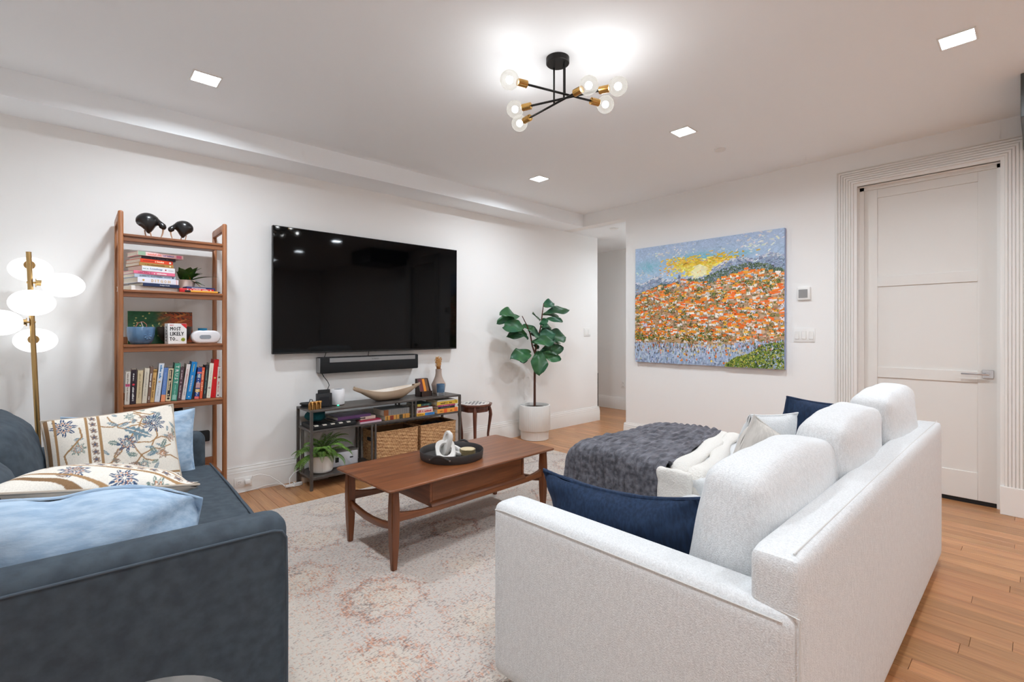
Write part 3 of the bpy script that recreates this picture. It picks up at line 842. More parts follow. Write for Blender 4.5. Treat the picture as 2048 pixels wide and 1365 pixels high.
# ---- plush blanket over the chaise
def blanket():
    PL = bpy.data.materials.new('charcoal_plush'); PL.use_nodes = True
    N, L = PL.node_tree.nodes, PL.node_tree.links; b = N['Principled BSDF']; b.inputs['Roughness'].default_value = 0.75
    b.inputs['Sheen Weight'].default_value = 0.6; b.inputs['Sheen Roughness'].default_value = 0.35; b.inputs['Sheen Tint'].default_value = C(170, 170, 178)
    tc = N.new('ShaderNodeTexCoord'); mp = N.new('ShaderNodeMapping'); mp.inputs['Scale'].default_value = (0.5, 1.6, 1.6); L.new(tc.outputs['Object'], mp.inputs[0])
    n = N.new('ShaderNodeTexNoise'); n.inputs['Scale'].default_value = 24; n.inputs['Detail'].default_value = 3; L.new(mp.outputs[0], n.inputs['Vector'])
    mx = N.new('ShaderNodeMix'); mx.data_type = 'RGBA'; mx.inputs[6].default_value = C(60, 60, 67); mx.inputs[7].default_value = C(110, 110, 118)
    r = N.new('ShaderNodeMapRange'); r.inputs[1].default_value = 0.35; r.inputs[2].default_value = 0.68; L.new(n.outputs['Fac'], r.inputs[0]); L.new(r.outputs[0], mx.inputs[0]); L.new(mx.outputs[2], b.inputs['Base Color'])
    bp = N.new('ShaderNodeBump'); bp.inputs['Strength'].default_value = 0.7; bp.inputs['Distance'].default_value = 0.012; L.new(n.outputs['Fac'], bp.inputs['Height']); L.new(bp.outputs[0], b.inputs['Normal'])
    SH = mat('white_sherpa', C(226, 223, 217), rough=0.95, bump=0.9, bscale=120, bdist=0.006)
    T = thing('throw_blanket', 'charcoal plush throw blanket draped over the chaise end', 'blanket', (2.87, 1.8, 0.48))
    def prof(s, x0, x1, zt, zb, R):
        """s 0..1 along a path: up the left drop, over the top, down the right drop"""
        drop = zt - zb; W = x1 - x0; tot = 2 * drop + W
        a = s * tot
        x = np.where(a < drop, x0, np.where(a < drop + W, x0 + a - drop, x1))
        z = np.where(a < drop, zb + a, np.where(a < drop + W, zt, zt - (a - drop - W)))
        # round the corners
        for cx, sg in ((x0, 1), (x1, -1)):
            dx = np.clip((x - cx) * sg, 0, R); dz = np.clip(zt - z, 0, R)
            inside = (dx < R) & (dz < R) & ((x - cx) * sg < R)
            ang = np.where(inside, (dx - dz) / R, 0)   # -1..1
            th = (ang + 1) / 2 * math.pi / 2
            x = np.where(inside, cx + sg * (R - R * np.cos(th)), x)
            z = np.where(inside, zt - R + R * np.sin(th), z)
        return x, z
    ns, nt = 230, 200
    s = np.linspace(0, 1, ns); t = np.linspace(0, 1, nt)
    S, Tt = np.meshgrid(s, t, indexing='ij')
    x, z = prof(S, 2.315, 3.43, 0.515, 0.16, 0.07)
    # lengthwise: inner edge (slanted) over to the front end, then a drop
    yin = 1.34 + 0.20 * np.clip((x - 2.33) / 1.1, 0, 1); yf = 2.035
    Ltop = yf - yin; drop = 0.30
    a = Tt * (Ltop + drop)
    y = np.where(a < Ltop, yin + a, yf)
    dz = np.where(a < Ltop, 0, a - Ltop)
    R = 0.08
    k = np.clip((a - (Ltop - R)) / (2 * R), 0, 1); inside = (k > 0) & (k < 1)
    y = np.where(inside, yf - R + R * np.sin(k * math.pi / 2), y); dz = np.where(inside, R - R * np.cos(k * math.pi / 2), dz)
    side = np.clip((0.515 - z) / 0.3, 0, 1)
    z2 = np.maximum(z - dz * (1 - 0.75 * side), 0.10 + 0.02 * wob(x, y, 0, 5, 2))
    # corner bulge and loose waves
    x = x + (x < 2.6) * side * (-0.018 - 0.014 * np.sin(y * 14)) + (x > 3.2) * side * (0.03 + 0.02 * np.sin(y * 11))
    z2 = z2 + 0.012 * wob(x, y, 0, 3.5, 9) + 0.020 * np.exp(-((y - 1.72) / 0.25) ** 2)
    # ruched channels across the pile
    q = 0.0085 * np.sin(118 * y + 4 * wob(x, y, 0, 4, 5)) * np.abs(np.sin(26 * x + 2.5 * wob(x, y, z, 5, 6))) ** 0.7 + 0.004 * wob(x * 3, y * 3, z, 8, 8)
    z2 = z2 + q * (1 - side); x = x - q * side * np.sign(2.87 - x) * 1.5; y = y + q * 0.3
    P = np.stack([x, y, z2], -1)
    part('plush_face', gridgeo(P), PL, T, smooth=70)
    hem = [tuple(P[i, 0]) for i in range(52, ns - 46, 3)]
    part('hem', tube([(a_, b_ - 0.004, c_ - 0.004) for a_, b_, c_ in hem], 0.012, n=8), PL, T)
    # folded-over sherpa side: two soft rolls along the inner edge
    for off, zz, rr, e0, e1 in ((0.055, 0.488, 0.030, 3, 46), (0.135, 0.484, 0.026, 8, 44)):
        pts, rad = [], []
        for i in range(40):
            u = i / 39
            xx = 2.325 + 1.05 * u; yy = 1.34 + 0.20 * u - off * (1.0 + 0.25 * math.sin(5 * u)) - 0.01 * math.sin(9 * u + off * 40)
            zc = zz + 0.006 * math.sin(11 * u + off * 30)
            if u < 0.06: zc -= (0.06 - u) * 3.0
            pts.append((xx, yy, zc)); rad.append(rr * (1 + 0.18 * math.sin(13 * u + off * 99)))
        g = tube(pts, rad, n=12)
        V = [(p[0], p[1] + (p[1] - pts[min(39, i // 12)][1]) * 1.0, p[2]) for i, p in enumerate(g[0])]
        part('sherpa_fold', (V, g[1]), SH, T, smooth=70, label='white sherpa lining folded over')
    # sherpa hanging down the chaise side
    part('sherpa_drop', softbox(2.290, 2.332, 1.185, 1.375, 0.285, 0.500, r=0.019, n=14, wr=0.006, seed=5, wf=6), SH, T, smooth=70)
blanket()

# ================================================================== BLUE SOFA
VELVET = mat('slate_velvet', C(66, 77, 86), rough=0.85, col2=C(54, 63, 72), nscale=26, ndetail=4, sheen=0.25, bump=0.15, bscale=180, bdist=0.001)
VEL2 = mat('slate_velvet_piping', C(70, 80, 90), rough=0.85, sheen=0.2)
bs = thing('loveseat', 'slate blue velvet loveseat facing the coffee table', 'sofa', (0.0, 2.5, 0))
part('frame', box(-0.50, 0.47, 1.65, 3.40, 0.10, 0.30, b=0.012), VELVET, bs)
for y0, y1, yo in ((1.612, 1.745, 1.612), (3.265, 3.40, 3.40)):
    a = part('arm', softbox(-0.50, 0.512, y0, y1, 0.03, 0.632, r=0.050, puff=(0.0, 0.004, 0.004), n=30), VELVET, bs)
    s = 1 if yo > 2 else -1
    pth = [(-0.5, yo + s * 0.002, 0.596), (0.2, yo + s * 0.004, 0.597), (0.462, yo + s * 0.003, 0.596), (0.487, yo + s * 0.002, 0.588), (0.500, yo + s * 0.0, 0.565), (0.502, yo + s * 0.002, 0.4), (0.502, yo, 0.10)]
    part('piping', tube(pth, 0.0042, n=8), VEL2, a)
part('back', softbox(-0.62, -0.44, 1.612, 3.40, 0.09, 0.80, r=0.05, puff=(0.005, 0, 0.004), n=16), VELVET, bs)
sc_ = part('seat_cushion', softbox(-0.44, 0.556, 1.752, 3.258, 0.29, 0.455, r=0.055, puff=(0.012, 0.0, 0.022), n=22, wr=0.002, seed=2), VELVET, bs)
part('piping', tube([(0.524, 1.78, 0.452), (0.529, 2.2, 0.456), (0.531, 2.7, 0.457), (0.526, 3.24, 0.452)], 0.0045, n=8), VEL2, sc_)
for y0, y1, sd in ((1.76, 2.50, 1), (2.51, 3.25, 4)):
    w = y1 - y0
    g, uv = pillow(w, 0.46, 0.34, n=30, pinch=0.04, wr=0.010, seed=sd, p=3.0)
    M = place((-0.31, (y0 + y1) / 2, 0.645 if y0 > 2 else 0.62), (0.0, -1.0, 0.0), (-0.22, 0, 1.0))
    bc = part('back_cushion', xf(g, M), VELVET, bs, smooth=70)
    part('flange', xf(tube([(-w / 2 + 0.01, 0, -0.2), (-w / 2 + 0.018, 0, 0), (-w / 2 + 0.004, 0, 0.222), (0, 0, 0.222), (w / 2 - 0.004, 0, 0.222), (w / 2 - 0.018, 0, 0), (w / 2 - 0.01, 0, -0.2)], 0.005, n=6), M), VEL2, bc)
for x, y in ((0.44, 1.70), (0.44, 3.34), (-0.54, 1.70), (-0.54, 3.34)):
    part('leg', tube([(x, y, 0.0105 if x > 0 else 0.0), (x, y, 0.10)], [0.016, 0.024], n=12), DARKW, bs)

_p = Matrix.Translation((0.512, 1.612, 0)); bs.matrix_basis = _p @ Matrix.Rotation(math.radians(-2.1), 4, 'Z') @ _p.inverted() @ bs.matrix_basis

# ---- pillows on the blue sofa
BLUEL = mat('washed_blue_linen', C(150, 176, 202), rough=0.9, col2=C(176, 198, 218), nscale=60, ndetail=3, stretch=(0.25, 1, 1), bump=0.35, bscale=260, bdist=0.0015, bump2=0.25, bscale2=9)
TAUPE = mat('taupe_linen', C(186, 172, 156), rough=0.92, bump=0.3, bscale=280, bdist=0.001)
EMB = mat('embroidered_linen', C(230, 222, 208), rough=0.92, attr='Col', bump=0.35, bscale=320, bdist=0.0015, col2=C(238, 238, 238), nscale=240, ndetail=1, lo=0.3, hi=0.8)

def embroidery(seed, shift=(0, 0), rot=0.0):
    """stitched suzani-like pattern as paint on the cushion's vertices"""
    def f(uv):
        r = np.random.RandomState(seed)
        u = uv[:, 0] * math.cos(rot) - uv[:, 1] * math.sin(rot) + shift[0]; v = uv[:, 0] * math.sin(rot) + uv[:, 1] * math.cos(rot) + shift[1]
        lin = lambda c: np.array(C(*c)[:3])
        col = np.tile(lin((232, 225, 213)), (len(u), 1))
        ochre, blue, slate, taupe, rust, sage = lin((168, 132, 92)), lin((62, 84, 116)), lin((116, 140, 152)), lin((150, 128, 114)), lin((196, 142, 112)), lin((122, 140, 132))
        def paint(mask, c):
            col[mask] = c
        def flower(cx, cy, R, n, c1, c2, c3, jag=0.35):
            d = np.hypot(u - cx, v - cy); a = np.arctan2(v - cy, u - cx)
            edge = R * (0.78 + 0.22 * np.cos(n * a)); paint((d < edge) & (d > 0.62 * edge) & (np.sin(3 * n * a + 30 * d) > -0.55), c1)
            paint((d < 0.58 * edge) & (d > 0.46 * edge), c2); paint((d < 0.38 * R) & (np.cos(n * a) > -0.2), c3); paint(d < 0.10 * R, lin((232, 225, 213)))
        def leaf(cx, cy, L, w, ang, c):
            x = (u - cx) * math.cos(ang) + (v - cy) * math.sin(ang); y = -(u - cx) * math.sin(ang) + (v - cy) * math.cos(ang)
            k = x / L
            prof = w * np.clip(1 - (2 * k - 1) ** 2, 0, 1) * (0.8 + 0.2 * np.cos(40 * k))
            m = (k > 0) & (k < 1) & (np.abs(y) < prof)
            paint(m & (np.abs(y) > 0.10 * w), c)
        def stem(pts, w, c):
            for (ax, ay), (bx, by) in zip(pts, pts[1:]):
                dx, dy = bx - ax, by - ay; l2 = dx * dx + dy * dy
                t = np.clip(((u - ax) * dx + (v - ay) * dy) / l2, 0, 1)
                paint(np.hypot(u - ax - t * dx, v - ay - t * dy) < w, c)
        # field vines
        for k in range(15):
            cx, cy = r.uniform(-0.2, 1.0), r.uniform(-0.35, 1.0); pts = [(cx, cy)]; a = r.uniform(0, 6.28)
            for i in range(7):
                a += r.uniform(-0.9, 0.9); pts.append((pts[-1][0] + 0.11 * math.cos(a), pts[-1][1] + 0.11 * math.sin(a)))
            stem(pts, 0.012, ochre)
        for k in range(46):
            leaf(r.uniform(-0.2, 1), r.uniform(-0.4, 1), r.uniform(0.10, 0.26), r.uniform(0.02, 0.055), r.uniform(0, 6.28), [slate, sage, taupe, slate][k % 4])
        flower(0.62, 0.62, 0.21, 9, blue, slate, blue); flower(0.15, 0.28, 0.17, 8, blue, rust, slate); flower(0.70, -0.02, 0.12, 6, taupe, ochre, rust)
        leaf(0.10, 0.62, 0.55, 0.10, -0.55, slate); flower(0.38, -0.18, 0.11, 7, sage, slate, taupe); flower(0.9, 0.30, 0.10, 6, taupe, rust, taupe)
        flower(0.25, 0.86, 0.10, 7, sage, slate, sage)
        # borders on the left and bottom: a flower strip between ochre bands, an outer strip of big flowers
        edge = np.minimum(u + 0.22, v + 0.42)           # inner band distance
        in_b = edge < 0
        paint(in_b, lin((234, 228, 217)))
        strip = (edge < -0.02) & (edge > -0.16)
        along = np.where(u + 0.22 < v + 0.42, v, u)
        ph = (along * 7.0) % 1.0 - 0.5; ac = (edge + 0.09) / 0.14
        paint(strip & (np.hypot(ph * 0.9, ac) < 0.30 + 0.07 * np.cos(5 * np.arctan2(ac, ph))), taupe)
        paint(strip & (np.hypot(ph * 0.9, ac) < 0.12), blue)
        paint(strip & (np.abs(ac - 0.35 * np.sin(along * 44)) < 0.045), taupe)
        for c_ in (0.0, -0.18):
            paint(np.abs(edge - c_) < 0.020, ochre)
        outer = edge < -0.20
        for cx, cy, s in ((-0.62, -0.15, 0.21), (-0.72, 0.80, 0.20), (-0.55, 0.33, 0.13), (-0.60, -0.72, 0.18), (0.05, -0.80, 0.17), (0.55, -0.78, 0.16), (0.92, -0.75, 0.14)):
            cc = col.copy(); flower(cx, cy, s, 8, blue if s > 0.15 else sage, rust, blue if s > 0.15 else slate); col[~outer] = cc[~outer]
        cc = col.copy()
        for k in range(14): leaf(r.uniform(-1, 0.9), r.uniform(-1, -0.5) if k % 2 else r.uniform(-0.6, 1), 0.16, 0.035, r.uniform(0, 6.28), [slate, taupe][k % 2]) if True else None
        stem([(-0.5, 0.75), (-0.48, 0.55), (-0.75, 0.25), (-0.72, 0.05), (-0.6, -0.02)], 0.014, ochre)
        col[~outer] = cc[~outer]
        e2 = np.minimum(u + 0.86, v + 0.93)
        paint(np.abs(e2 - 0.02) < 0.018, ochre); paint(np.abs(e2 + 0.09) < 0.03, lin((140, 108, 76)))
        return col
    return f

scatter('lumbar_pillow', 0.55, 0.36, 0.15, place((0.225, 3.165, 0.615), (1.0, 0.0, -0.03), (0.0, 0.22, 1.0)), BLUEL, 'light blue linen pillow leaning on the far arm of the blue loveseat', seed=21, pinch=0.05, wr=0.005, sag=0.015)
scatter('square_pillow', 0.48, 0.48, 0.13, place((0.150, 2.86, 0.615), (1.0, 0.05, 0.05), (-0.30, 0.42, 1.0)), EMB, 'upright embroidered floral pillow in front of the far blue pillow', seed=23, pinch=0.05, wr=0.003, n=230, colors=embroidery(4), back=TAUPE)
scatter('square_pillow', 0.54, 0.50, 0.21, place((0.045, 2.27, 0.628), (1.0, 0.05, -0.17), (0.0, 0.93, -0.34)), EMB, 'slumped embroidered floral pillow showing its taupe back', seed=27, pinch=0.05, wr=0.004, n=230, colors=embroidery(9, rot=0.4), back=TAUPE)
scatter('lumbar_pillow', 0.68, 0.44, 0.27, place((-0.03, 1.915, 0.560), (1.0, 0.03, -0.06), (-0.08, -0.16, 1.0)), BLUEL, 'big light blue linen pillow leaning on the near arm of the blue loveseat', seed=29, pinch=0.03, wr=0.012, sag=0.02, n=44,
        warp=lambda x, y, z: (x + 0.02 * max(0.0, x - 0.1), y * (1 + 0.15 * math.sin(9 * x + 4 * z)), z - 0.105 * max(0.0, (x - 0.12) / 0.22) ** 1.5 - 0.012 * math.exp(-((x + 0.02) / 0.05) ** 2) * (z > 0)))

# ---- round side table whose edge shows at the bottom of the frame
SLATE = mat('slate_top', C(88, 86, 84), rough=0.5, col2=C(120, 116, 112), nscale=14, ndetail=3)
t = thing('side_table', 'dark round side table top in front of the blue loveseat arm', 'side table', (0.067, 1.073, 0))
part('top', lathe([(0.0001, 0.475), (0.162, 0.475), (0.170, 0.480), (0.173, 0.49), (0.171, 0.498), (0.165, 0.502), (0.0001, 0.502)], (0.067, 1.073, 0), n=56), SLATE, t)
part('column', cyl((0.067, 1.073, 0.015), (0.067, 1.073, 0.476), 0.02, n=16), IRON, t)
part('foot', lathe([(0.0001, 0), (0.13, 0), (0.13, 0.012), (0.02, 0.02), (0.0001, 0.02)], (0.067, 1.073, 0), n=40), IRON, t)

# ================================================================== COFFEE TABLE
WAL = wood('walnut', C(148, 88, 50), C(102, 57, 30), axis='x', scale=5.0, rough=0.38, coat=0.25, fine=1.0)
WALY = wood('walnut_cross', C(144, 84, 48), C(100, 55, 30), axis='y', scale=5.0, rough=0.4, coat=0.2)
WALZ = wood('walnut_upright', C(144, 84, 48), C(100, 55, 30), axis='z', scale=5.0, rough=0.4, coat=0.2)
ct = thing('coffee_table', 'walnut coffee table with one drawer and tapered legs', 'coffee table', (1.755, 2.463, 0.0102), rz=math.radians(2.3))
tl, tw, th = 0.628, 0.297, 0.424
bmv = []
top = softbox(-tl, tl, -tw, tw, th - 0.020, th, r=0.006, n=4)
def top_geo():
    n = 10
    def ring(inset, z, R):
        pts = []
        for sx, sy, a0 in ((1, 1, 0), (-1, 1, 90), (-1, -1, 180), (1, -1, 270)):
            for i in range(n):
                a = math.radians(a0 + 90 * i / (n - 1))
                pts.append((sx * (tl - inset - R) + R * math.cos(a), sy * (tw - inset - R) + R * math.sin(a), z))
        return pts
    rings = [ring(0.045, th - 0.026, 0.01), ring(0.004, th - 0.013, 0.022), ring(0.0, th - 0.008, 0.024), ring(0.001, th - 0.003, 0.024), ring(0.004, th, 0.022)]
    V, F = [], []
    k = 4 * n
    for r_ in rings: V += r_
    for i in range(len(rings) - 1):
        for j in range(k): F.append((i * k + j, i * k + (j + 1) % k, (i + 1) * k + (j + 1) % k, (i + 1) * k + j))
    F.append(tuple(range(k - 1, -1, -1))); F.append(tuple((len(rings) - 1) * k + j for j in range(k)))
    return V, F
part('tabletop', top_geo(), WAL, ct, local=True, smooth=30)
for sx in (-1, 1):
    for sy in (-1, 1):
        x, y = sx * 0.566, sy * 0.238
        def sq(c, h, z): return [(c[0] - h, c[1] - h * 0.9, z), (c[0] + h, c[1] - h * 0.9, z), (c[0] + h, c[1] + h * 0.9, z), (c[0] - h, c[1] + h * 0.9, z)]
        rings = [sq((x, y), 0.014, 0.0), sq((x, y), 0.019, 0.12), sq((x, y), 0.024, 0.25), sq((x, y), 0.024, 0.31), sq((x, y), 0.020, th - 0.014)]
        bm = bmesh.new(); vv = [[bm.verts.new(p) for p in r_] for r_ in rings]
        for a, b_ in zip(vv, vv[1:]):
            for j in range(4): bm.faces.new((a[j], a[(j + 1) % 4], b_[(j + 1) % 4], b_[j]))
        bm.faces.new(vv[0][::-1]); bm.faces.new(vv[-1])
        es = [e for e in bm.edges if abs(e.verts[0].co.z - e.verts[1].co.z) > 0.02]
        bmesh.ops.bevel(bm, geom=es, offset=0.005, segments=2, affect='EDGES')
        part('leg', from_bm(bm), WALZ, ct, local=True)
for sy in (-1, 1):
    # long rails whose top edge sweeps up into the legs
    xs = np.linspace(-0.548, 0.548, 33)
    up = [(x, 0.262 + 0.028 * max(0.0, (abs(x) - 0.34) / 0.208) ** 2.2) for x in xs]; dn = [(x, 0.232 - 0.0 + 0.006 * max(0.0, (abs(x) - 0.40) / 0.148)) for x in xs]
    part('long_rail', prism(up + dn[::-1], sy * 0.238 - 0.011, sy * 0.238 + 0.011, 'y', b=0.003, seg=1), WAL, ct, local=True)
for sx in (-1, 1):
    ys = np.linspace(-0.222, 0.222, 21)
    up = [(y, 0.212 + 0.026 * (abs(y) / 0.222) ** 2) for y in ys]; dn = [(y, 0.176 + 0.026 * (abs(y) / 0.222) ** 2) for y in ys]
    part('end_stretcher', prism(up + dn[::-1], sx * 0.566 - 0.010, sx * 0.566 + 0.010, 'x', b=0.004, seg=2), WALY, ct, local=True)
dx0, dx1 = -0.345, 0.385
part('drawer_case', join(box(dx0, dx0 + 0.016, -0.236, 0.236, 0.262, th - 0.02, b=0.002, seg=1), box(dx1 - 0.016, dx1, -0.236, 0.236, 0.262, th - 0.02, b=0.002, seg=1),
                         box(dx0 + 0.01, dx1 - 0.01, -0.234, 0.236, 0.262, 0.272), box(dx0 + 0.01, dx1 - 0.01, 0.22, 0.236, 0.262, th - 0.02)), WALY, ct, local=True)
dr = part('drawer', box(dx0 + 0.018, dx1 - 0.018, -0.232, -0.214, 0.284, th - 0.028, b=0.002, seg=1), WAL, ct, local=True)
part('drawer_lip', prism([(-0.256, 0.262), (-0.212, 0.262), (-0.212, 0.276), (-0.232, 0.288), (-0.25, 0.276)], dx0, dx1, 'x', b=0.002, seg=1), WAL, dr, local=True)

# ================================================================== LADDER BOOKSHELF
SHF, SHB = 3.705, 4.045
SL0, SL1, SR0, SR1 = 0.197, 0.224, 0.744, 0.771
TEAKX = wood('teak', C(164, 104, 64), C(122, 72, 42), axis='x', scale=6, rough=0.42, coat=0.1)
TEAKZ = wood('teak_upright', C(178, 116, 72), C(138, 84, 48), axis='z', scale=6, rough=0.42, coat=0.1)
sh = thing('bookshelf', 'tall open teak bookshelf against the white wall', 'bookshelf', (0.484, 3.875, 0))
for a, b_ in ((SL0, SL1), (SR0, SR1)):
    part('front_post', box(a, b_, SHF, SHF + 0.032, 0.0, 1.944, b=0.010, seg=3), TEAKZ, sh)
    part('rear_post', box(a, b_, SHB - 0.028, SHB, 0.0, 1.935, b=0.008, seg=2), TEAKZ, sh)
    part('top_rail', box(a + 0.001, b_ - 0.001, SHF + 0.01, SHB - 0.01, 1.892, 1.940, b=0.006, seg=2), TEAKZ, sh)
for z in (1.807, 1.470, 1.135, 0.770, 0.269):
    s = part('shelf', join(box(SL1 - 0.002, SR0 + 0.002, SHF + 0.004, SHB - 0.012, z - 0.016, z, b=0.003, seg=1), box(SL1 - 0.002, SR0 + 0.002, SHF + 0.012, SHF + 0.030, z - 0.044, z - 0.014, b=0.002, seg=1)), TEAKX, sh)
    if z < 1.2:
        part('back_rail', box(SL1 - 0.002, SR0 + 0.002, SHB - 0.024, SHB - 0.010, z, z + 0.045, b=0.002, seg=1), TEAKX, s)

PAGE = mat('book_pages', C(232, 224, 208), rough=0.9, col2=C(214, 204, 186), nscale=300, ndetail=1, stretch=(0.02, 0.02, 1.0))
PAGEV = mat('book_pages_upright', C(232, 224, 208), rough=0.9, col2=C(214, 204, 186), nscale=300, ndetail=1, stretch=(1.0, 0.02, 0.02))
def cover(rgb, rough=0.45):
    return mat('cover_%d_%d_%d' % rgb, C(*rgb), rough=rough)
def ink(rgb):
    return mat('print_%d_%d_%d' % rgb, C(*rgb), rough=0.6)

def book(name, label, M, w, d, h, rgb, marks=(), upright=True, page_gap=0.003, group=None, cat='book', pages=True):
    """local frame: spine faces -y at y=0, thickness w along x, depth d along +y, height h along z"""
    T = thing(name, label, cat, M=M, group=group)
    c = cover(rgb); e = 0.0022
    part('cover', join(box(0, w, 0, 0.004, 0, h, b=0.0012, seg=1), box(0, e, 0.003, d, 0, h), box(w - e, w, 0.003, d, 0, h)), c, T, local=True, smooth=0)
    part('pages', box(e, w - e, 0.004, d - page_gap, page_gap, h - page_gap), PAGEV, T, local=True, smooth=0)
    for kind_, txt, zc, ln, ht, rgb2 in marks:
        if kind_ == 't':      # lettering running down the spine
            g = text_geo(txt, ln, ht, bold=0.01); R = Matrix.Rotation(math.pi / 2, 4, 'Y')
        elif kind_ == 's':
            g = scrawl(ln, ht, txt, seed=int(zc * 9999) + len(label)); R = Matrix.Rotation(math.pi / 2, 4, 'Y')
        elif kind_ == 'u':    # upright letters one above the other are drawn as a block
            g = text_geo(txt, ht, ln, bold=0.01); R = Matrix.Identity(4)
        elif kind_ == 'b':    # band or block of colour
            g = box(-ht / 2, ht / 2, -0.0002, 0.0002, -ln / 2, ln / 2); R = Matrix.Identity(4)
        elif kind_ == 'd':
            g = lathe([(0.0001, -0.0002), (ht / 2, -0.0002), (ht / 2, 0.0002)], n=16); R = Matrix.Rotation(math.pi / 2, 4, 'X')
        part('lettering' if kind_ in 'tsu' else 'spine_mark', xf(g, Matrix.Translation((w / 2, -0.0012 if kind_ in 'tsu' else -0.0006, zc)) @ R), ink(rgb2), T, local=True, smooth=0)
    return T

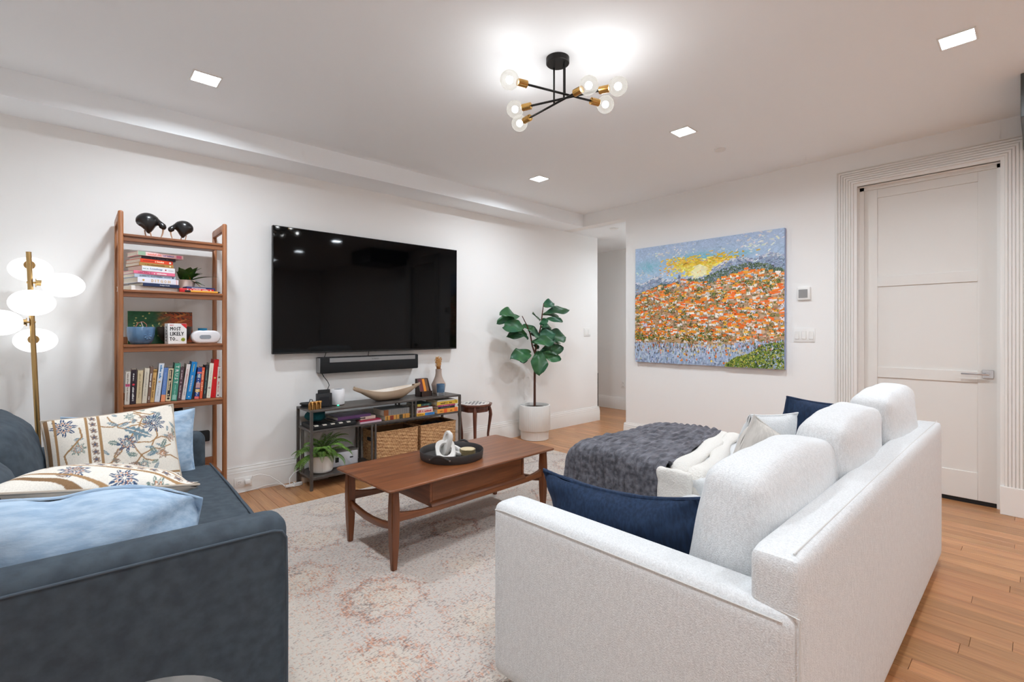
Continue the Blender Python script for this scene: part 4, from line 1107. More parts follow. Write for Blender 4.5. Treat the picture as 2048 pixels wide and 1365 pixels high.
# ---- upright books on the fourth shelf: x of left foot, thickness, height, lean of the top, cover, marks, label
W_, K_ = (238, 236, 230), (30, 28, 30)
row = [
 (0.2300, 0.0235, 0.198, 0.006, (222, 216, 206), [('s', 22, 0.15, 0.08, 0.007, (150, 140, 130)), ('b', '', 0.118, 0.016, 0.020, (206, 70, 120)), ('s', 18, 0.06, 0.09, 0.006, (150, 130, 110))], 'off-white paperback with a pink blot, first in the upright row'),
 (0.2560, 0.0265, 0.212, 0.007, (48, 34, 44), [('s', 11, 0.165, 0.045, 0.008, W_), ('d', '', 0.120, 0, 0.012, (220, 60, 70)), ('s', 18, 0.062, 0.085, 0.009, W_)], 'plum black book with a red dot on its spine'),
 (0.2845, 0.0270, 0.204, 0.010, (216, 196, 158), [('s', 20, 0.11, 0.15, 0.007, (176, 152, 116))], 'sand yellow book right of the plum black one'),
 (0.3130, 0.0240, 0.216, 0.016, (222, 212, 192), [('s', 20, 0.12, 0.15, 0.006, (182, 172, 156))], 'ivory book with faint lettering beside the brown paperback'),
 (0.3390, 0.0160, 0.224, 0.018, (124, 96, 82), [('s', 13, 0.14, 0.085, 0.008, W_), ('s', 6, 0.03, 0.02, 0.006, W_)], 'thin brown paperback with white lettering'),
 (0.3560, 0.0185, 0.207, 0.017, (214, 170, 104), [('s', 18, 0.10, 0.14, 0.008, (140, 100, 56)), ('b', '', 0.195, 0.012, 0.0183, (150, 112, 50))], 'ochre yellow paperback with a dark band near the top'),
 (0.3760, 0.0270, 0.244, 0.026, (216, 222, 230), [('s', 10, 0.19, 0.085, 0.011, (70, 140, 196)), ('d', '', 0.128, 0, 0.012, (208, 180, 140)), ('s', 14, 0.07, 0.06, 0.004, (150, 156, 166))], 'tall pale grey book with blue lettering'),
 (0.4085, 0.0225, 0.214, 0.018, (100, 132, 190), [('b', '', 0.022, 0.044, 0.0222, (232, 150, 108)), ('s', 20, 0.13, 0.12, 0.005, (150, 176, 220))], 'blue paperback with a salmon foot'),
 (0.4330, 0.0270, 0.208, 0.017, (226, 206, 168), [('b', '', 0.115, 0.170, 0.015, K_), ('s', 15, 0.115, 0.16, 0.010, (226, 206, 168)), ('d', '', 0.018, 0, 0.014, K_)], 'cream book with a black printed strip'),
 (0.4620, 0.0305, 0.240, 0.022, (70, 146, 124), [('t', 'T R U S T', 0.168, 0.115, 0.017, W_), ('s', 16, 0.07, 0.07, 0.006, (150, 200, 184)), ('b', '', 0.022, 0.03, 0.02, (150, 196, 182))], 'teal green book with widely spaced white capitals'),
 (0.4945, 0.0215, 0.214, 0.019, (86, 62, 68), [('s', 12, 0.165, 0.06, 0.006, (206, 190, 190)), ('d', '', 0.115, 0, 0.009, (170, 140, 140)), ('s', 18, 0.055, 0.08, 0.006, (206, 190, 190))], 'dusky maroon book right of the teal one'),
 (0.5175, 0.0210, 0.232, 0.030, (224, 214, 210), [('s', 22, 0.14, 0.12, 0.006, (196, 120, 120)), ('s', 12, 0.06, 0.06, 0.005, (140, 130, 130))], 'slim white book with fine reddish lettering'),
 (0.5400, 0.0300, 0.246, 0.036, (20, 128, 196), [('t', 'HEALTHY BUILDINGS', 0.105, 0.105, 0.010, W_), ('s', 12, 0.205, 0.05, 0.005, (220, 214, 120)), ('d', '', 0.155, 0, 0.008, (10, 80, 140)), ('d', '', 0.018, 0, 0.007, W_)], 'bright azure book with white title'),
 (0.5720, 0.0130, 0.150, 0.016, (36, 30, 36), [], 'short black book tucked beside the azure one'),
 (0.5880, 0.0255, 0.206, 0.020, (40, 70, 140), [('b', '', 0.172, 0.012, 0.025, (226, 130, 130)), ('b', '', 0.090, 0.035, 0.025, (196, 150, 150)), ('b', '', 0.055, 0.020, 0.025, (232, 190, 120)), ('b', '', 0.008, 0.016, 0.025, (224, 110, 104)), ('b', '', 0.150, 0.022, 0.025, (90, 130, 160)), ('s', 9, 0.135, 0.07, 0.008, W_), ('s', 6, 0.04, 0.035, 0.010, W_)], 'multicoloured striped paperback in blue and pink'),
 (0.6170, 0.0160, 0.206, 0.016, (226, 92, 56), [('s', 12, 0.11, 0.15, 0.008, (248, 190, 150))], 'thin vermilion paperback near the red hardback'),
 (0.6360, 0.0160, 0.218, 0.018, (52, 50, 54), [('s', 20, 0.11, 0.16, 0.006, (110, 150, 140))], 'slim charcoal book with greenish lettering'),
 (0.6555, 0.0230, 0.232, 0.021, (230, 226, 208), [('s', 26, 0.13, 0.14, 0.004, (170, 170, 160)), ('b', '', 0.068, 0.006, 0.012, (160, 60, 84)), ('s', 18, 0.03, 0.04, 0.003, (170, 170, 160))], 'cream book left of the red hardback'),
 (0.6800, 0.0290, 0.256, 0.022, (206, 14, 22), [('d', '', 0.132, 0, 0.012, (220, 196, 110)), ('s', 8, 0.02, 0.02, 0.004, (150, 10, 14))], 'tall red hardback with a small gold emblem'),
 (0.7105, 0.0215, 0.206, 0.012, (222, 212, 204), [('s', 14, 0.165, 0.05, 0.006, (150, 130, 120)), ('d', '', 0.135, 0, 0.013, (110, 84, 60)), ('s', 14, 0.075, 0.075, 0.010, (206, 120, 120)), ('d', '', 0.015, 0, 0.009, (30, 40, 70))], 'last off-white paperback in the upright row, beside the red hardback'),
]
rb = random.Random(3)
for x, w, h, lean, rgb, marks, lab in row:
    a = math.atan2(lean, h)
    M = Matrix.Translation((x, 3.735 + rb.uniform(0, 0.012), 0.7705 + w * math.sin(a))) @ Matrix.Rotation(a, 4, 'Y') @ Matrix.Rotation(-0.06, 4, 'Z')
    book('book', lab, M, w, rb.uniform(0.14, 0.16), h, rgb, marks, group='upright books on the fourth shelf')

# ---- books lying in a pile on the second shelf (turned about 20 degrees)
def flat_book(label, px, py, pz, L, D, Tk, rz, rgb, marks, group, name='book', page_left=True):
    """lying book: spine along local x facing -y; built upright and laid over"""
    T = thing(name, label, 'book', M=Matrix.Translation((px, py, pz)) @ Matrix.Rotation(rz, 4, 'Z'), group=group)
    c = cover(rgb); e = 0.0018
    part('cover', join(box(0, L, 0, 0.003, 0, Tk, b=0.001, seg=1), box(0, L, 0.002, D, 0, e), box(0, L, 0.002, D, Tk - e, Tk)), c, T, local=True, smooth=0)
    part('pages', box(0.003, L - 0.003, 0.003, D - 0.003, e, Tk - e), PAGE, T, local=True, smooth=0)
    for kind_, txt, xc, ln, ht, rgb2 in marks:
        if kind_ == 't': g = text_geo(txt, ln, ht, bold=0.012)
        elif kind_ == 's': g = scrawl(ln, ht, txt, seed=int(xc * 999) + len(label))
        elif kind_ == 'b': g = box(-ln / 2, ln / 2, -0.0002, 0.0002, -ht / 2, ht / 2)
        elif kind_ == 'd': g = xf(lathe([(0.0001, -0.0002), (ht / 2, -0.0002), (ht / 2, 0.0002)], n=16), Matrix.Rotation(math.pi / 2, 4, 'X'))
        part('lettering' if kind_ in 'ts' else 'spine_mark', xf(g, Matrix.Translation((xc, -0.0011 if kind_ in 'ts' else -0.0006, Tk / 2))), ink(rgb2), T, local=True, smooth=0)
    return T
R20 = math.radians(17)
pile = [
 (0.262, 3.735, 0.250, 0.22, 0.028, (236, 234, 230), [], 'thick white box file at the bottom of the book pile'),
 (0.318, 3.722, 0.205, 0.19, 0.019, (34, 50, 86), [('t', 'budget book', 0.12, 0.055, 0.009, W_)], 'navy book low in the pile on the second shelf'),
 (0.292, 3.718, 0.226, 0.20, 0.032, (226, 226, 236), [('t', 'D I T G O H', 0.125, 0.105, 0.017, (212, 170, 84)), ('b', '', 0.215, 0.006, 0.030, (236, 190, 190)), ('d', '', 0.03, 0, 0.012, (206, 160, 80))], 'white book with big golden capitals in the pile'),
 (0.276, 3.722, 0.228, 0.20, 0.021, (176, 188, 202), [('t', '20-MINUTE VEGETARIAN', 0.088, 0.125, 0.010, (44, 52, 66)), ('s', 12, 0.18, 0.04, 0.004, (90, 100, 116)), ('d', '', 0.212, 0, 0.010, (60, 70, 90))], 'grey blue cookbook with dark capitals in the pile'),
 (0.272, 3.720, 0.226, 0.19, 0.019, (226, 110, 140), [('s', 14, 0.055, 0.075, 0.006, (150, 50, 80)), ('s', 14, 0.145, 0.075, 0.010, W_)], 'pink book in the middle of the pile'),
 (0.314, 3.728, 0.184, 0.19, 0.032, (228, 230, 232), [('s', 6, 0.02, 0.03, 0.006, (130, 150, 140)), ('t', 'LoveSoup', 0.078, 0.068, 0.013, (74, 96, 150)), ('d', '', 0.13, 0, 0.009, (170, 40, 60)), ('s', 8, 0.16, 0.03, 0.005, (170, 170, 170))], 'white cookbook with handwritten blue title in the pile'),
 (0.300, 3.730, 0.190, 0.19, 0.021, (170, 128, 66), [('s', 24, 0.085, 0.12, 0.009, (120, 84, 40)), ('d', '', 0.17, 0, 0.011, (230, 214, 170))], 'golden brown book in the pile'),
 (0.306, 3.735, 0.182, 0.19, 0.023, (222, 70, 36), [('s', 14, 0.045, 0.06, 0.006, (160, 44, 24)), ('s', 10, 0.105, 0.05, 0.010, (250, 214, 180)), ('d', '', 0.165, 0, 0.012, W_)], 'orange red book in the pile'),
 (0.312, 3.745, 0.190, 0.18, 0.018, (46, 34, 48), [('s', 14, 0.10, 0.10, 0.006, (96, 76, 96))], 'dark purple book near the top of the pile'),
 (0.292, 3.728, 0.250, 0.17, 0.024, (240, 196, 194), [('b', '', 0.022, 0.040, 0.0235, (150, 176, 150)), ('s', 16, 0.09, 0.075, 0.012, (232, 130, 116)), ('s', 14, 0.165, 0.06, 0.010, (150, 130, 190)), ('b', '', 0.225, 0.030, 0.018, (224, 110, 140))], 'pale pink book on top of the pile'),
]
z = 1.4705
for i, (x, y, L, D, Tk, rgb, marks, lab) in enumerate(pile):
    o = flat_book(lab, x, y, z, L, D, Tk, R20 + math.radians((-1.5, 1, 0, 1, -1, 1, 0, 1, -1, -3)[i]), rgb, marks, 'books piled on the second shelf')
    z += Tk + 0.0004

# ---- carved birds on top of the shelf
EBONY = mat('ebony', C(26, 25, 26), rough=0.3, coat=0.3)
BONE = mat('copper_bill', C(186, 146, 118), rough=0.35, metal=0.4)
def bird(x, y, z, s, flip, label):
    T = thing('bird_figurine', label, 'figurine', M=Matrix.Translation((x, y, z)) @ Matrix.Rotation(math.pi if flip else 0, 4, 'Z') @ Matrix.Scale(s, 4), group='carved birds on the bookshelf')
    cl = [(-0.068, 0.064, 0.006), (-0.062, 0.070, 0.022), (-0.048, 0.080, 0.036), (-0.025, 0.088, 0.043), (0.0, 0.090, 0.040), (0.022, 0.090, 0.031), (0.040, 0.087, 0.0150), (0.052, 0.082, 0.0120), (0.062, 0.072, 0.0165), (0.067, 0.062, 0.0140), (0.067, 0.053, 0.005)]
    tt = np.linspace(0, len(cl) - 1, 44); base = np.arange(len(cl)); ker = np.array([1, 2, 3, 2, 1]) / 9.0
    def sm(v):
        q = np.interp(tt, base, v); return np.convolve(np.pad(q, 2, mode='edge'), ker, mode='valid')
    ca, cb, cr = sm([c[0] for c in cl]), sm([c[1] for c in cl]), sm([c[2] for c in cl])
    body = tube([(a * 0.80, 0, b_) for a, b_ in zip(ca, cb)], list(cr * 1.05), n=24)
    belly = [(px, py, pz - max(0.0, 0.084 - pz) * 0.55 * math.exp(-((px + 0.010) / 0.024) ** 2)) for px, py, pz in body[0]]
    part('body', (belly, body[1]), EBONY, T, local=True, smooth=70)
    part('bill', tube([(0.053, 0, 0.058), (0.051, 0, 0.036), (0.046, 0, 0.018), (0.038, 0, 0.001)], [0.0042, 0.0036, 0.0026, 0.001], n=8), BONE, T, local=True)
    for yy, xx in ((-0.012, -0.002), (0.012, -0.022)):
        part('leg', tube([(xx - 0.004, yy, 0.042), (xx, yy, 0.020), (xx + 0.004, yy, 0.002), (xx + 0.014, yy, 0.001)], 0.0028, n=8), BONE, T, local=True)
bird(0.365, 3.80, 1.807, 1.20, False, 'black carved bird with bill down, facing right')
bird(0.525, 3.81, 1.807, 1.06, True, 'smaller black carved bird bending left beside the other bird')

# ---- small plant and loose items on the second shelf
LEAFD = mat('dracaena_leaf', C(70, 116, 44), rough=0.4, col2=C(28, 58, 22), nscale=8, rand=0.25)
POTP = mat('blush_pot', C(222, 200, 188), rough=0.55)
SOIL = mat('soil', C(58, 44, 34), rough=1.0, bump=0.6, bscale=120, bdist=0.004)
def leaf_geo(L, w, n=12, droop=0.4, fold=0.25, wav=0.0, tip=0.8, wide=0.45, seed=0, m=7):
    """leaf along +x from the origin, bending down along its length"""
    P = np.zeros((n, m, 3)); r = np.random.RandomState(seed)
    ang = 0.0; x = z = 0.0
    for i in range(n):
        k = i / (n - 1)
        wd = w * (math.sin(math.pi * min(1.0, k ** wide)) ** tip) if k < 1 else 0
        wd = max(wd, 0.002 * (1 - k) + 0.0004)
        for j in range(m):
            s = (j / (m - 1)) * 2 - 1
            P[i, j] = (x, s * wd / 2, z + abs(s) * wd / 2 * fold + wav * w * math.sin(k * 9 + 2.5 * s + seed) * abs(s))
        ang -= droop / (n - 1)
        x += L / (n - 1) * math.cos(ang); z += L / (n - 1) * math.sin(ang)
    return gridgeo(P)
pp = (0.565, 3.90, 1.4705)
t = thing('potted_plant', 'broad leaved plant in a blush pot beside the book pile', 'potted plant', pp)
part('pot', lathe([(0.0001, 0.0), (0.036, 0.0), (0.040, 0.004), (0.0545, 0.088), (0.053, 0.092), (0.049, 0.088), (0.047, 0.076), (0.0001, 0.076)], pp, n=36), POTP, t)
part('soil', lathe([(0.0475, 0.078), (0.0001, 0.080)], pp, n=24), SOIL, t)
rl = random.Random(11)
for k in range(15):
    az = rl.uniform(-2.6, -0.2) if k % 3 else rl.uniform(0, 6.28); el = rl.uniform(0.85, 1.4); L = rl.uniform(0.11, 0.16)
    if k == 0: az, el, L = -0.25, 0.55, 0.19
    if k == 1: az, el, L = -0.55, 0.15, 0.12
    if k == 2: az, el, L = 0.3, 1.2, 0.15
    g = leaf_geo(L, rl.uniform(0.060, 0.080) if k != 0 else 0.034, droop=0.35 + 0.4 * rl.random(), fold=0.3, wav=0.04, seed=k, wide=0.6)
    yb = 0.3 if abs(math.sin(az)) > 0.5 and math.sin(az) > 0 else 1.0
    M = Matrix.Translation((pp[0], pp[1], pp[2] + 0.076)) @ Matrix.Rotation(az, 4, 'Z') @ Matrix.Rotation(-el * (1.15 if yb < 1 else 1), 4, 'Y')
    part('leaf', xf(g, M), LEAFD if k != 5 else mat('dry_leaf', C(176, 124, 40), rough=0.6), t, smooth=70)
M = Matrix.Translation((pp[0] + 0.03, pp[1] - 0.035, pp[2] + 0.085)) @ Matrix.Rotation(-0.5, 4, 'Z') @ Matrix.Rotation(0.45, 4, 'Y')
part('leaf', xf(leaf_geo(0.085, 0.02, droop=0.5, seed=77, wide=0.6), M), mat('dry_leaf', C(176, 124, 40), rough=0.6), t, smooth=70)
t = thing('notebook', 'navy paperback booklet lying by the plant pot', 'notebook', M=Matrix.Translation((0.555, 3.80, 1.4705)) @ Matrix.Rotation(0.22, 4, 'Z'))
part('cover', box(0, 0.175, 0, 0.10, 0, 0.044, b=0.002, seg=1), cover((44, 54, 104)), t, local=True)
part('pale_panel', box(0.03, 0.115, -0.0006, 0.0, 0.026, 0.038), ink((206, 206, 214)), t, local=True, smooth=0)
part('lettering', xf(scrawl(0.07, 0.006, 14, 4), Matrix.Translation((0.072, -0.0012, 0.032))), ink((70, 74, 130)), t, local=True, smooth=0)
t = thing('pencil_box', 'flat red pencil box at the front of the second shelf', 'box', M=Matrix.Translation((0.510, 3.752, 1.4705)) @ Matrix.Rotation(0.06, 4, 'Z'))
part('case', box(0, 0.195, 0, 0.028, 0.0, 0.028, b=0.004, seg=2), cover((206, 34, 40)), t, local=True)
part('lettering', xf(scrawl(0.14, 0.007, 16, 8), Matrix.Translation((0.11, -0.0008, 0.021))), ink((240, 220, 210)), t, local=True, smooth=0)
t = thing('marker_pen', 'yellow orange marker pen with black cap on the second shelf', 'pen', M=Matrix.Translation((0.535, 3.728, 1.4775)) @ Matrix.Rotation(0.02, 4, 'Z'))
part('barrel', cyl((0.03, 0, 0), (0.185, 0, 0), 0.0068, n=12), cover((236, 168, 60)), t, local=True)
part('cap', cyl((0.0, 0, 0), (0.03, 0, 0), 0.0072, n=12), BLACK, t, local=True)
part('tip', tube([(0.185, 0, 0), (0.192, 0, 0), (0.20, 0, 0)], [0.0062, 0.004, 0.001], n=10), BLACK, t, local=True)

# ---- third shelf
z3 = 1.1355
GLAZE = mat('blue_glaze', C(92, 128, 162), rough=0.3, col2=C(70, 102, 136), nscale=6, stretch=(6, 6, 0.5), coat=0.4)
t = thing('ceramic_bowl', 'blue glazed ceramic bowl on the third shelf', 'bowl', (0.316, 3.815, z3))
part('body', lathe([(0.0001, 0.0), (0.040, 0.0), (0.052, 0.006), (0.064, 0.026), (0.070, 0.055), (0.073, 0.106), (0.071, 0.109), (0.068, 0.106), (0.064, 0.055), (0.05, 0.015), (0.0001, 0.012)], (0.316, 3.815, z3), n=44), GLAZE, t)
ros = []
for r_, n_ in ((0.0, 1), (0.009, 5), (0.017, 7)):
    for k in range(n_):
        a = k / n_ * 6.28
        ros.append(ellipsoid((r_ * math.cos(a), 0, r_ * math.sin(a)), 0.007, 0.003, 0.007, 10, 6))
part('rose_relief', xf(join(*ros), Matrix.Translation((0.316, 3.815, z3)) @ Matrix.Rotation(math.radians(8), 4, 'Z') @ Matrix.Translation((0.020, -0.066, 0.050)) @ Matrix.Rotation(math.radians(18), 4, 'Z')), GLAZE, t, kind='stuff')
CABLE_W = mat('white_cable', C(232, 232, 230), rough=0.5)
solo('cable', tube([(0.285, 3.80, z3 + 0.06), (0.286, 3.80, z3 + 0.105), (0.300, 3.79, z3 + 0.135), (0.325, 3.79, z3 + 0.142), (0.342, 3.80, z3 + 0.125), (0.345, 3.81, z3 + 0.09)], 0.0022, n=8), mat('pink_cable', C(206, 130, 110), rough=0.5), 'thin reddish cable curling out of the blue bowl', 'cable')
solo('pencil', cyl((0.345, 3.815, z3 + 0.05), (0.315, 3.80, z3 + 0.142), 0.0026, n=8), CABLE_W, 'thin white stick standing in the blue bowl', 'stick')
BURL = mat('burnt_wood', C(66, 54, 46), rough=0.45, col2=C(28, 26, 26), nscale=7)
solo('wooden_bowl', lathe([(0.0001, 0.0), (0.045, 0.0), (0.075, 0.025), (0.093, 0.065), (0.098, 0.108), (0.095, 0.112), (0.091, 0.108), (0.07, 0.03), (0.0001, 0.012)], (0.505, 3.925, z3), n=40), BURL, 'dark burnt wood bowl behind the party game box', 'bowl')
# little canvas leaning on the wall
def canvas_small():
    W, Hh = 0.355, 0.215
    nu, nv = 150, 92
    u, v = np.meshgrid(np.linspace(0, 1, nu), np.linspace(0, 1, nv), indexing='ij')
    lin = lambda c: np.array(C(*c)[:3])
    mixf = 1 / (1 + np.exp(-(u - 0.56 - 0.12 * (0.6 - v) + 0.06 * wob(u * 4, v * 4, 0, 2, 3)) / 0.03))
    g_ = lin((34, 96, 58))[None, None] * (0.75 + 0.35 * wob(u * 6, v * 6, 0, 4, 1)[..., None] * 0.5 + 0.2)
    o_ = lin((190, 84, 34))[None, None] * (0.8 + 0.5 * wob(u * 9, v * 14, 0, 4, 2)[..., None] * 0.6)
    o_ = np.where((wob(u * 5, v * 9, 0, 5, 9) > 0.35)[..., None], lin((92, 56, 36)), o_)
    o_ = np.where((wob(u * 12, v * 20, 0, 5, 19) > 0.55)[..., None], lin((232, 150, 70)), o_)
    col = g_ * (1 - mixf[..., None]) + o_ * mixf[..., None]
    r = np.random.RandomState(2)
    for k in range(34):
        cx, cy = r.uniform(0.02, 0.58), r.uniform(0.1, 0.98)
        col[np.hypot((u - cx) * W, (v - cy) * Hh) < 0.0042] = lin((214, 206, 130))
    P = np.stack([u * W, np.full_like(u, -0.0005), v * Hh], -1)
    T = thing('small_canvas', 'small green and orange dotted canvas leaning on the wall', 'painting', M=Matrix.Translation((0.262, 3.985, z3)) @ Matrix.Rotation(-0.09, 4, 'X'))
    part('paint', gridgeo(P), mat('canvas_paint', C(255, 255, 255), rough=0.5, attr='Col'), T, local=True, colors=np.clip(col, 0, 1).reshape(-1, 3))
    part('stretcher', box(0, W, 0, 0.016, 0, Hh), mat('raw_canvas', C(206, 190, 160), rough=0.9), T, local=True, smooth=0)
canvas_small()
# party game box
t = thing('game_box', 'white party card game box with big black lettering', 'box', M=Matrix.Translation((0.448, 3.752, z3)) @ Matrix.Rotation(math.radians(14), 4, 'Z'))
gw, gd, gh = 0.107, 0.052, 0.132
part('carton', box(0, gw, 0, gd, 0, gh, b=0.0015, seg=1), cover((238, 236, 234)), t, local=True)
for s, x, zc, w, h, c_ in (('MOST', 0.042, 0.098, 0.060, 0.023, K_), ('LIKELY', 0.051, 0.066, 0.078, 0.023, K_), ('TO...', 0.032, 0.033, 0.046, 0.023, K_), ("WHO'S", 0.020, 0.121, 0.022, 0.008, (206, 44, 54))):
    part('lettering', xf(text_geo(s, w, h, bold=0.022), Matrix.Translation((x, -0.0008, zc))), ink(c_), t, local=True, smooth=0)
part('corner_flash', ([(gw - 0.036, -0.0005, gh - 0.001), (gw - 0.001, -0.0005, gh - 0.034), (gw - 0.001, -0.0005, gh - 0.001)], [(0, 1, 2)]), ink((214, 44, 48)), t, local=True, smooth=0)
part('green_badge', xf(lathe([(0.0001, 0), (0.012, 0)], n=18), Matrix.Translation((0.086, -0.0005, 0.028)) @ Matrix.Rotation(math.pi / 2, 4, 'X')), ink((196, 204, 84)), t, local=True, smooth=0)
part('lettering', xf(scrawl(0.014, 0.007, 4, 2), Matrix.Translation((0.086, -0.0009, 0.028))), ink((90, 110, 40)), t, local=True, smooth=0)
part('lettering', xf(text_geo('PARTY', 0.098, 0.017, bold=0.02), Matrix.Translation((-0.0007, gd / 2, gh / 2 - 0.004)) @ Matrix.Rotation(-math.pi / 2, 4, 'Z') @ Matrix.Rotation(math.pi / 2, 4, 'Y')), ink(K_), t, local=True, smooth=0)
# white oval speaker
t = thing('bedside_speaker', 'white pill shaped speaker with a grey display', 'speaker', (0.662, 3.79, z3))
def stadium(cx, cz, w, h, y0, y1, b=0.0):
    R = h / 2; pts = []
    for k in range(13): a = -math.pi / 2 + math.pi * k / 12; pts.append((cx + w / 2 - R + R * math.cos(a), cz + R * math.sin(a)))
    for k in range(13): a = math.pi / 2 + math.pi * k / 12; pts.append((cx - w / 2 + R + R * math.cos(a), cz + R * math.sin(a)))
    return prism(pts, y0, y1, 'y', b=b, seg=3)
part('body', stadium(0.662, z3 + 0.044, 0.168, 0.086, 3.765, 3.835, b=0.012), mat('white_shell', C(232, 230, 232), rough=0.35), t)
part('display', stadium(0.655, z3 + 0.044, 0.066, 0.026, 3.7635, 3.7655), mat('grey_display', C(148, 154, 162), rough=0.25), t)
part('dial', join(cyl((0.645, 3.80, z3 + 0.086), (0.645, 3.80, z3 + 0.103), 0.027, n=24)), mat('teal_knob', C(24, 104, 138), rough=0.35), t)
# black things behind the sofa on the low shelf
solo('storage_box', box(0.452, 0.535, 3.80, 3.97, 0.2695, 0.716, b=0.006), BLACK, 'black box standing under the book row, above the blue pillow', 'box')
solo('power_adapter', box(0.640, 0.730, 4.030, 4.078, 0.425, 0.500, b=0.008, seg=2), BLACK, 'black plug adapter on the wall behind the bookshelf leg', 'adapter')

# ================================================================== TELEVISION AND SOUNDBAR
t = thing('television', 'large black flat television mounted on the white wall', 'television', (2.01, 4.0, 1.04))
SCREEN = mat('screen_glass', C(3, 3, 4), rough=0.04, spec=0.22)
BEZEL = mat('tv_bezel', C(14, 14, 15), rough=0.35)
def tilt(g):    # leans forward a hair
    return [(x, y - (z - 1.04) * 0.006, z) for x, y, z in g[0]], g[1]
part('housing', tilt(box(1.140, 2.884, 4.000, 4.034, 1.038, 2.040, b=0.003, seg=1)), BEZEL, t)
part('screen', tilt(box(1.146, 2.878, 3.9985, 4.001, 1.052, 2.034)), SCREEN, t, smooth=0)
part('wall_bracket', box(1.75, 2.25, 4.03, 4.06, 1.35, 1.75), BLACK, t, smooth=0)
SLV = mat('brushed_grille', C(150, 150, 150), rough=0.4, metal=0.5)
t = thing('soundbar', 'black soundbar with grey strip under the television', 'soundbar', (1.963, 3.99, 0.866))
part('body', box(1.500, 2.428, 3.985, 4.078, 0.866, 1.0, b=0.010, seg=2), mat('speaker_cloth', C(24, 24, 25), rough=0.8), t)
part('strip', box(1.578, 2.392, 3.9825, 3.987, 0.955, 0.992, b=0.001, seg=1), SLV, t)
part('lettering', xf(text_geo('SONOS', 0.065, 0.012, bold=0.01), Matrix.Translation((1.985, 3.9818, 0.974))), ink((70, 70, 70)), t, smooth=0)
part('end_cap', box(1.4985, 1.506, 3.990, 4.074, 0.872, 0.994, b=0.003, seg=1), SLV, t)
BCAB = mat('black_cable', C(24, 24, 24), rough=0.5)
solo('cable', tube([(1.53, 4.03, 0.87), (1.535, 4.0, 0.84), (1.56, 3.98, 0.80), (1.565, 3.96, 0.77), (1.53, 3.93, 0.72), (1.47, 3.90, 0.70)], 0.003, n=8), BCAB, 'black cable hanging from the soundbar to the console', 'cable')
solo('cable', tube([(1.575, 4.045, 1.05), (1.565, 4.04, 1.02), (1.555, 4.04, 0.995)], 0.0028, n=8), BCAB, 'short black cable above the left end of the soundbar', 'cable')
solo('cable', tube([(1.955, 4.045, 1.05), (1.948, 4.035, 1.02), (1.945, 4.04, 0.995)], 0.003, n=8), BCAB, 'short black cable above the middle of the soundbar', 'cable')

# ================================================================== MEDIA CONSOLE
IRONC = mat('bronze_metal', C(92, 85, 80), rough=0.42, metal=0.15, col2=C(76, 70, 66), nscale=12)
CX0, CX1, CY0, CY1, CZ = 1.330, 2.738, 3.725, 4.040, 0.612
mc = thing('media_console', 'long low dark metal console table under the television', 'console', (2.03, 3.88, 0))
part('top', box(CX0, CX1, CY0, CY1, CZ - 0.016, CZ, b=0.002, seg=1), IRONC, mc)
part('middle_shelf', box(CX0 + 0.01, CX1 - 0.01, CY0 + 0.004, CY1 - 0.004, 0.440, 0.456, b=0.002, seg=1), IRONC, mc)
part('bottom_shelf', box(CX0 + 0.01, CX1 - 0.01, CY0 + 0.004, CY1 - 0.004, 0.080, 0.100, b=0.002, seg=1), IRONC, mc)
pw = 0.020
for x in (CX0, CX1 - pw):
    for y in (CY0, CY1 - pw):
        part('post', box(x, x + pw, y, y + pw, 0.0, CZ - 0.015, b=0.001, seg=1), IRONC, mc)
for x, za, zb in ((1.826, 0.10, 0.441), (1.858, 0.10, 0.441), (2.206, 0.455, CZ - 0.015), (2.240, 0.455, CZ - 0.015)):
    for y in (CY0 + 0.002, CY1 - 0.02):
        part('divider_post', box(x, x + 0.012, y, y + 0.016, za, zb), IRONC, mc, smooth=0)
for y in (3.90, 3.935):
    part('side_bar', box(CX0 + 0.004, CX0 + 0.014, y, y + 0.012, 0.10, 0.441), IRONC, mc, smooth=0)

zt = CZ + 0.0005
# black coaster puck with a cord
t = thing('charging_puck', 'flat black charging dock stack at the left end of the console', 'charger', (1.375, 3.925, zt))
for k, (r_, dx) in enumerate(((0.052, 0.0), (0.048, 0.006), (0.050, -0.004))):
    part('disc', lathe([(0.0001, 0.0), (r_, 0.0), (r_ + 0.002, 0.004), (r_, 0.011), (0.0001, 0.012)], (1.375 + dx, 3.925, zt + k * 0.0125), n=28), BLACK, t)
part('cord', tube([(1.40, 3.95, zt + 0.035), (1.41, 3.96, zt + 0.055), (1.43, 3.97, zt + 0.05), (1.45, 3.985, zt + 0.01)], 0.003, n=6), BCAB, t)
